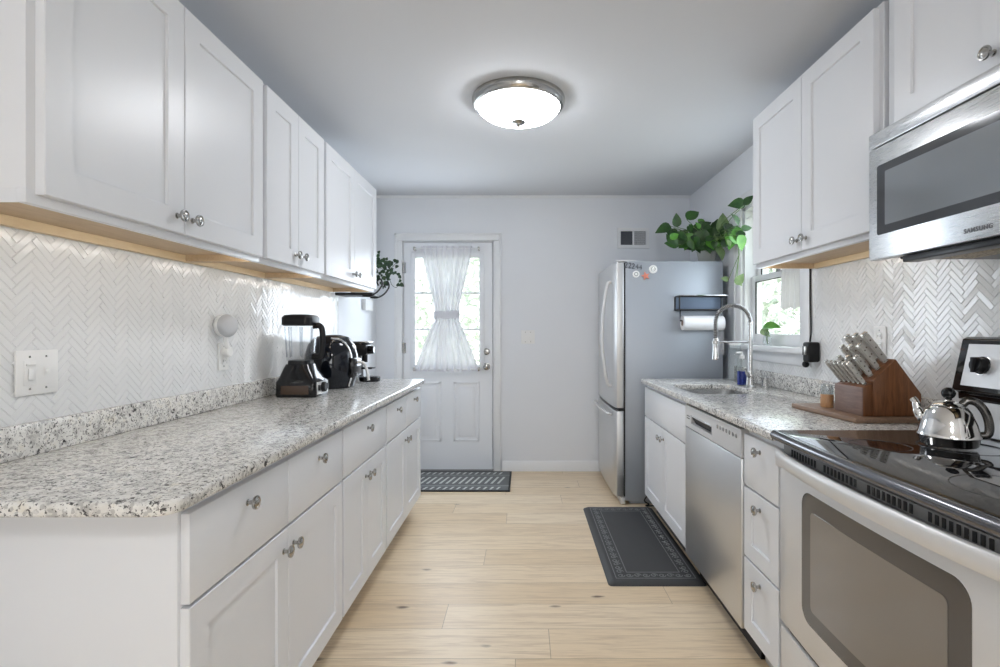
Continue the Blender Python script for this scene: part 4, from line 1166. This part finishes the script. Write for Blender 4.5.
# ------------------------------------------------------------------ rugs
def rug():
    x0, x1, y0, y1 = -1.02, -.108, 3.93, 4.475
    t = thing('door_rug', 'grey rug with white slanted dash pattern in front of the back door', 'rug', ((x0+x1)/2, (y0+y1)/2, 0))
    MB().box(x0, x1, y0, y1, .0004, .009, .003).build('rug_body', M_RUG, t)
    z0, z1 = .0088, .0096
    for (ya, yb, w, sk) in ((y0+.035, y0+.095, .017, .02), (y0+.185, y0+.37, .019, .045), (y1-.095, y1-.035, .017, .02)):
        m = MB(); x = x0+.02
        while x < x1-.075:
            m.prism([(x, ya), (x+w, ya), (x+w+sk, yb), (x+sk, yb)], 'z', z0, z1); x += .052
        m.build('dash_row', M_RUGW, t)
    b = MB(); b.box(x0+.008, x1-.008, y0+.11, y0+.145, z0, z1).box(x0+.008, x1-.008, y1-.145, y1-.11, z0, z1); b.build('stripe', M_RUGG, t)
    c_ = MB(); c_.box(x0, x1, y0, y0+.016, .001, .0099, .002).box(x0, x1, y1-.016, y1, .001, .0099, .002).box(x1-.016, x1, y0, y1, .001, .0098, .002).box(x0, x0+.016, y0, y1, .001, .0098, .002); c_.build('binding', M_RUBBER, t)
M_RUG = paint('rug_weave', (.17, .178, .18), .95, .5, 400); M_RUGW = paint('rug_white', (.60, .62, .60), .95, .5, 400); M_RUGG = paint('rug_grey', (.25, .26, .26), .95, .5, 400)
rug()
def mat():
    x0, x1, y0, y1 = .412, .893, 2.475, 3.565; h = .019
    t = thing('kitchen_mat', 'dark grey cushioned mat with scrolled border in front of the sink', 'mat', ((x0+x1)/2, (y0+y1)/2, 0))
    bm = bmesh.new(); rs = []
    for m, z in ((0, .0004), (.003, .006), (.022, h-.001), (.028, h)):
        rs.append([bm.verts.new((x, y, z)) for x, y in rounded(x0+m, x1-m, y0+m, y1-m, .02, ('00', '10', '11', '01'))])
    for a, c_ in zip(rs, rs[1:]):
        for k in range(len(a)): q = (k+1) % len(a); bm.faces.new((a[k], a[q], c_[q], c_[k]))
    bm.faces.new(rs[-1]); bm.faces.new(rs[0][::-1]); bmesh.ops.recalc_face_normals(bm, faces=bm.faces[:])
    MB().merge(bm).build('cushion', M_MAT, t)
    ln = MB()
    for m in (.042, .105):
        a, b_, c_, d = x0+m, x1-m, y0+m, y1-m; w = .004
        for q in ((a, b_, c_, c_+w), (a, b_, d-w, d), (a, a+w, c_, d), (b_-w, b_, c_, d)): ln.box(*q, h-.0005, h+.0007)
    ln.build('border_lines', M_MATL, t)
    sc = MB(); m = .0735
    def scroll(cx, cy, ax, ay, s):
        pts = []
        for k in range(15):
            a = k/14*2.6*PI; r = .019*(1-k/18)
            pts.append((cx+ax*(r*math.cos(a))+0, cy+ay*s*(r*math.sin(a)), h+.0002))
        sc.tube(pts, .0022, 4)
    y = y0+m; k = 0
    while y < y1-m+.001:
        scroll(x0+m, y, 1, 1, 1 if k % 2 else -1); scroll(x1-m, y, -1, 1, 1 if k % 2 else -1); y += .041; k += 1
    x = x0+m+.041
    while x < x1-m-.02:
        scroll(x, y0+m, 1, 1, 1 if k % 2 else -1); scroll(x, y1-m, 1, 1, 1 if k % 2 else -1); x += .041; k += 1
    sc.build('scroll_border', M_MATL, t)
M_MAT = paint('mat_vinyl', (.050, .051, .053), .5, .3, 260); M_MATL = principled('mat_pattern', (.20, .205, .21), .55)
mat()

# ------------------------------------------------------------------ blender
def blender_():
    x, y = -1.120, 2.580; z = .9145
    t = thing('blender', 'black countertop blender with a clear jar on the left counter', 'blender', (x, y, z))
    def loft(mb, secs, bev=0):
        b = bmesh.new(); rings = []
        for (hx, hy, r, dz, ox) in secs:
            hx, hy, r = hx*.9, hy*.9, r*.9; rings.append([b.verts.new((x+ox+px, y+py, z+dz)) for px, py in rounded(-hx, hx, -hy, hy, r, ('00', '10', '11', '01'))])
        for a, c_ in zip(rings, rings[1:]):
            for k in range(len(a)): q = (k+1) % len(a); b.faces.new((a[k], a[q], c_[q], c_[k]))
        b.faces.new(rings[0][::-1]); b.faces.new(rings[-1]); bmesh.ops.recalc_face_normals(b, faces=b.faces[:])
        return mb.merge(b)
    bs = loft(MB(), [(.108, .095, .02, 0, 0), (.112, .10, .022, .012, 0), (.110, .098, .022, .075, 0), (.100, .090, .03, .092, -.002), (.078, .075, .04, .140, -.008), (.070, .068, .045, .160, -.008)])
    base = bs.build('motor_base', M_BLACKG, t)
    # recessed brown-reflecting front strip, control face toward the aisle
    MB().box(x-.068, x+.068, y-.0915, y-.088, z+.015, z+.058, .002).build('side_panel', M_BRONZE, base)
    MB().prism([(x+.100, z+.012), (x+.1025, z+.012), (x+.1015, z+.072), (x+.098, z+.072)], 'y', y-.07, y+.07).build('control_face', M_SILVERP, base)
    MB().lathe([(.026, 0), (.024, .018), (.020, .022), (0, .022)], (x+.098, y, z+.044), (1, 0, .05), 24).build('dial', M_BLACK, base)
    for yy in (y-.05, y+.05): MB().box(x+.099, x+.111, yy-.008, yy+.008, z+.030, z+.058, .003).build('switch', M_BLACK, base)
    cl = loft(MB(), [(.062, .060, .04, .160, -.008), (.060, .058, .04, .178, -.008)]).build('jar_collar', M_BLACK, t)
    j = loft(MB(), [(.064, .062, .03, .178, -.008), (.066, .064, .03, .20, -.008), (.074, .072, .032, .355, -.008), (.0745, .0725, .032, .36, -.008)])
    jar = j.build('jar', M_JARG, t)
    rb = MB()
    for k in range(-1, 2, 2):
        for q in range(-1, 2, 2):
            rb.tube([(x-.008+k*.028, y+q*.057, z+.195), (x-.008+k*.033, y+q*.064, z+.345)], .0035, 6)
            rb.tube([(x-.008+k*.059, y+q*.026, z+.195), (x-.008+k*.066, y+q*.032, z+.345)], .0035, 6)
    rb.build('jar_ribs', M_JARRIB, jar)
    loft(MB(), [(.080, .077, .035, .352, -.008), (.084, .081, .035, .358, -.008), (.084, .081, .035, .392, -.008), (.074, .071, .035, .405, -.008), (.045, .045, .03, .409, -.008)]).build('lid', M_BLACK, t)
    MB().tube(smoothpath([(x+.055, y, z+.350), (x+.085, y, z+.352), (x+.100, y, z+.325), (x+.100, y, z+.25), (x+.090, y, z+.20), (x+.05, y, z+.195)], 6), .0125, 10, 1.2).build('handle', M_BLACK, jar)
M_BRONZE = principled('bronze_panel', (.06, .035, .022), .25); M_JARRIB = glass('jar_rib', (.80, .82, .84), .15, .05)
blender_()

def air_fryer():
    x, y, z = -1.115, 2.955, .9145
    t = thing('air_fryer', 'glossy black rounded air fryer between the blender and the coffee machine', 'air fryer', (x, y, z))
    MB().lathe([(0, .001), (.120, .001), (.128, .010), (.142, .06), (.150, .13), (.146, .19), (.128, .25), (.095, .29), (.05, .303), (0, .305)], (x, y, z), (0, 0, 1), 48, 1.0, .93).build('body', M_NAVYG, t)
    # front face (aisle side): basket seam, silver arc and handle
    arc = [(x+.150*math.cos(a)*.70+.03, y-.13*.93*math.cos(a)*0-.085+.0, 0) for a in [0]]
    MB().tube(smoothpath([(x+.04, y-.118, z+.285), (x+.085, y-.085, z+.275), (x+.122, y-.062, z+.225), (x+.137, y-.058, z+.15), (x+.134, y-.058, z+.07), (x+.118, y-.055, z+.012)], 6), .006, 8).build('trim_arc', M_CHROME, t)
    MB().prism([(x+.125, z+.06), (x+.152, z+.06), (x+.150, z+.17), (x+.115, z+.18)], 'y', y-.075, y+.075, .008).build('basket_front', M_BLACKG, t)
    MB().tube(smoothpath([(x+.145, y, z+.145), (x+.185, y, z+.140), (x+.205, y, z+.10), (x+.215, y, z+.04)], 6), .009, 10, 1.0).build('basket_handle', M_SILVERP, t)
    MB().lathe([(.025, 0), (.025, .010), (.020, .014), (0, .014)], (x+.118, y, z+.235), (.85, 0, .5), 24).build('dial', M_SILVERP, t)
air_fryer()

def coffee():
    x, y, z = -1.10, 3.30, .9145
    t = thing('coffee_machine', 'compact black coffee machine with a drip tray at the far counter end', 'coffee machine', (x, y, z))
    MB().prism([(x-.12, z+.001), (x+.04, z+.001), (x+.04, z+.165), (x+.10, z+.175), (x+.10, z+.235), (x+.07, z+.25), (x-.10, z+.25), (x-.13, z+.23)], 'y', y-.075, y+.075, .008, 3).build('body', M_BLACK, t)
    MB().box(x-.12, x+.105, y-.07, y+.07, z+.2505, z+.259, .003).build('top_plate', M_NICKEL, t)
    MB().lathe([(.026, 0), (.026, .03), (.020, .036), (0, .036)], (x+.10, y-.02, z+.205), (1, 0, 0), 20).build('brew_dial', M_BLACKG, t)
    MB().cyl((x+.07, y, z+.176), (x+.07, y, z+.125), .018, 18).build('spout', M_BLACK, t)
    MB().tube([(x+.04, y-.04, z+.085), (x+.125, y-.04, z+.085), (x+.125, y+.04, z+.085), (x+.04, y+.04, z+.085)], .004, 8).build('cup_rest', M_IRON, t)
    MB().lathe([(.062, .001), (.064, .006), (.064, .028), (.058, .032), (0, .032)], (x+.105, y, z), (0, 0, 1), 28).build('drip_tray', M_BLACKG, t)
    MB().prism([(x+.040, z+.001), (x+.062, z+.001), (x+.020, z+.145), (x-.03, z+.15), (x-.03, z+.135), (x+.005, z+.132)], 'y', y-.088, y-.0765, .002).build('side_strut', M_SILVERP, t)
    MB().box(x-.118, x-.02, y-.084, y-.0765, z+.005, z+.11, .003).build('water_tank', M_PLASTIC, t)
coffee()

# ------------------------------------------------------------------ cutting board, knife block, knives, jar
def rotated(p, c=(1.29, 1.90), a=-.06):
    x, y = p[0]-c[0], p[1]-c[1]; return (c[0]+x*math.cos(a)-y*math.sin(a), c[1]+x*math.sin(a)+y*math.cos(a))
ZB = .9345
tag(MB().prism([(1.165, 1.792), (1.408, 1.792), (1.372, 2.175), (1.135, 2.165)], 'z', .9147, ZB-.0005, .004).build('cutting_board', M_BOARD), 'flat brown wooden cutting board under the knife block', 'cutting board')
KB0, KB1 = 1.820, 1.985
def knife_block():
    t = thing('knife_block', 'dark walnut slanted knife block on the cutting board', 'knife block', (1.31, 1.9, ZB))
    MB().prism([(1.248, ZB), (1.246, 1.062), (1.327, 1.140), (1.419, 1.015), (1.419, ZB)], 'y', KB0, KB1, .003).build('main_block', M_BLOCK, t)
    MB().prism([(1.212, ZB), (1.212, 1.038), (1.245, 1.052), (1.2475, ZB)], 'y', KB0+.002, KB1-.002, .002).build('steak_knife_tier', M_BLOCK, t)
    MB().box(1.2085, 1.2118, KB0+.002, KB1-.002, ZB+.0006, 1.0375, .0006).build('tier_front', M_BLOCKF, t)
knife_block()
M_KH = principled('knife_handle_steel', (.62, .60, .56), .36, .4); M_KC = principled('knife_cap_steel', (.80, .79, .76), .22, .9); M_RIV = principled('rivet', (.16, .14, .12), .4, .6)
def knife(base, d, L, w, th, name, label, group):
    base = Vector(base); d = Vector(d).normalized()
    t = thing(name, label, 'knife', base, group)
    n = Vector((-d.z, 0, d.x))   # in xz plane, perpendicular
    yv = Vector((0, 1, 0))
    def boxalong(mb, s0, s1, w0, w1, t0, t1):
        b = bmesh.new(); vs_ = []
        for s, ww, tt in ((s0, w0, t0), (s1, w1, t1)):
            for a, q in ((-1, -1), (1, -1), (1, 1), (-1, 1)): vs_.append(b.verts.new(base+d*s+n*(a*ww/2)+yv*(q*tt/2)))
        for f in ((0, 1, 2, 3), (7, 6, 5, 4), (0, 4, 5, 1), (1, 5, 6, 2), (2, 6, 7, 3), (3, 7, 4, 0)): b.faces.new([vs_[i] for i in f])
        bmesh.ops.recalc_face_normals(b, faces=b.faces[:]); bmesh.ops.bevel(b, geom=b.edges[:], offset=min(w0, t0, t1)*.22, segments=2, affect='EDGES')
        return mb.merge(b)
    boxalong(MB(), .0005, .010, w*.85, w*.95, th*.8, th).build('bolster', M_KC, t)
    boxalong(MB(), .010, L-.008, w*.92, w*1.05, th, th).build('handle', M_KH, t)
    boxalong(MB(), L-.008, L, w*1.1, w*1.15, th*1.12, th*1.12).build('end_cap', M_KC, t)
    rv = MB()
    for f in (.28, .52, .76):
        c0 = base+d*(L*f); rv.cyl(c0-yv*(th*.5+.0006), c0+yv*(th*.5+.0006), w*.14, 10)
    rv.build('rivets', M_RIV, t)
dk = (-.62, 0, .785)
f0, f1 = Vector((1.246, 0, 1.062)), Vector((1.327, 0, 1.140))
rows = [('lowest', .16), ('middle', .48), ('highest', .82)]
cols = [('nearest the range', 1.848, 0), ('in the center', 1.9025, 1), ('nearest the window', 1.957, 2)]
for rn, f in rows:
    for cn, y, ci in cols:
        p = f0.lerp(f1, f); p.y = y
        L = {.16: .095, .48: .118, .82: .135}[f]*(1-.04*ci)
        knife(p, dk, L, .021 if f < .5 else .024, .018, 'kitchen_knife', 'steel-handled knife in the %s row of the block, %s' % (rn, cn), 'knives in the main block')
for k in range(6):
    y = KB0+.016+k*(KB1-KB0-.032)/5
    nm = ['first', 'second', 'third', 'fourth', 'fifth', 'sixth'][k]
    knife((1.229, y, 1.0458), (-.62, 0, .785), .103, .015, .011, 'steak_knife', nm+' steak knife from the range side in the front tier', 'steak knives in the front tier')

def jar():
    x, y = 1.218, 2.05
    t = thing('wooden_jar', 'small wood-banded glass jar on the board behind the knife block', 'jar', (x, y, ZB))
    MB().lathe([(0, .0005), (.022, .0005), (.0235, .004), (.0235, .050), (.022, .052), (0, .052)], (x, y, ZB), (0, 0, 1), 28).build('wooden_body', M_JARW, t)
    MB().lathe([(.0225, .0525), (.0235, .058), (.0235, .078), (.020, .090), (.010, .094), (0, .094)], (x, y, ZB), (0, 0, 1), 28).build('glass_top', M_FROST, t)
jar()

# ------------------------------------------------------------------ kettle
def kettle():
    x, y, z = 1.186, 1.425, .9225
    k = .79
    t = thing('kettle', 'polished steel kettle with black knob standing on the cooktop', 'kettle', (x, y, z))
    def L(prof): return [(r*k, h*k) for r, h in prof]
    MB().lathe(L([(0, .0006), (.078, .0006), (.083, .006), (.087, .030), (.091, .034), (.091, .040), (.087, .046), (.080, .078), (.066, .115), (.052, .134), (.047, .137)]), (x, y, z), (0, 0, 1), 56).build('body', M_KETTLE, t)
    lid = MB().lathe(L([(.049, .1355), (.050, .140), (.044, .146), (.028, .152), (.012, .155), (.008, .162)]), (x, y, z), (0, 0, 1), 40).build('lid', M_KETTLE, t)
    MB().ball((x, y, z+.182*k), .021*k, 24).lathe(L([(.010, .158), (.010, .166)]), (x, y, z), (0, 0, 1), 16).build('lid_knob', M_BLACKG, lid)
    a = math.radians(113); dx, dy = math.cos(a), math.sin(a)
    def S(r, h): return (x+dx*r*k, y+dy*r*k, z+h*k)
    MB().tube(smoothpath([S(.062, .075), S(.088, .090), S(.100, .115), S(.106, .138), S(.116, .150)], 6), [v*k for v in [.020]*6+[.017]*6+[.014]*6+[.012]*7], 14).build('spout', M_KETTLE, t)
    a = math.radians(-24); dx2, dy2 = math.cos(a), math.sin(a)
    def H(r, h): return (x+dx2*r*k, y+dy2*r*k, z+h*k)
    MB().tube(smoothpath([H(.035, .140), H(.055, .158), H(.082, .150), H(.104, .115), H(.113, .072), H(.108, .044), H(.088, .038)], 6), .0105*k, 12, 1.3).build('handle', M_HANDLE, t)
M_HANDLE = principled('dark_steel_handle', (.10, .095, .09), .15, .8)
kettle()

# ------------------------------------------------------------------ power cords by the refrigerator foot
t = thing('tangled_cable', 'dark tangled cable on the floor between refrigerator and sink cabinet', 'cord', (.87, 3.56, 0))
MB().tube(smoothpath([(.865, 3.60, .30), (.86, 3.585, .18), (.875, 3.59, .10), (.845, 3.58, .05), (.88, 3.59, .02), (.86, 3.60, .006), (.93, 3.60, .006)], 6), .0045, 7).build('cable', M_RUBBER, t)

# ------------------------------------------------------------------ outside
struct(MB().box(-40, 60, YB+.2, 80, -.35, -.25).box(XR+.2, 60, -6, YB+.2, -.35, -.25), 'ground', M_LAWN)
def tree(x, y, h, r, seed, label, n=900):
    R = random.Random(seed)
    t = thing('leafy_tree', label, 'tree', (x, y, -.25), 'sunlit trees outside the windows')
    f = MB()
    for k in range(n):
        while True:
            v = Vector((R.uniform(-1, 1), R.uniform(-1, 1), R.uniform(-1, 1)))
            if .35 < v.length < 1: break
        p = Vector((x+v.x*r, y+v.y*r, h*.56+v.z*h*.52))
        d = Vector((R.uniform(-1, 1), R.uniform(-1, 1), R.uniform(-1, .4))).normalized()
        leaf(f, p, d, (R.uniform(-1, 1), R.uniform(-1, 1), R.uniform(.2, 1)), R.uniform(.16, .30), R.uniform(.09, .17), .2, False)
    f.build('crown', M_TREE, t, 60)
    tr = MB().tube(smoothpath([(x, y, -.25), (x+.05, y, h*.3), (x-.05, y+.05, h*.7)], 5), [.14]*4+[.10]*4+[.05]*3, 8)
    tr.build('trunk', M_BARK, t)
tree(4.9, 8.9, 4.2, 1.7, 1, 'pale leafy tree seen through the window over the sink', 2000)
tree(-1.55, 9.6, 3.6, 1.15, 2, 'pale leafy tree seen through the left panes of the door', 700)
tree(-.75, 13.0, 4.8, 1.3, 3, 'pale leafy tree seen through the right panes of the door', 800)
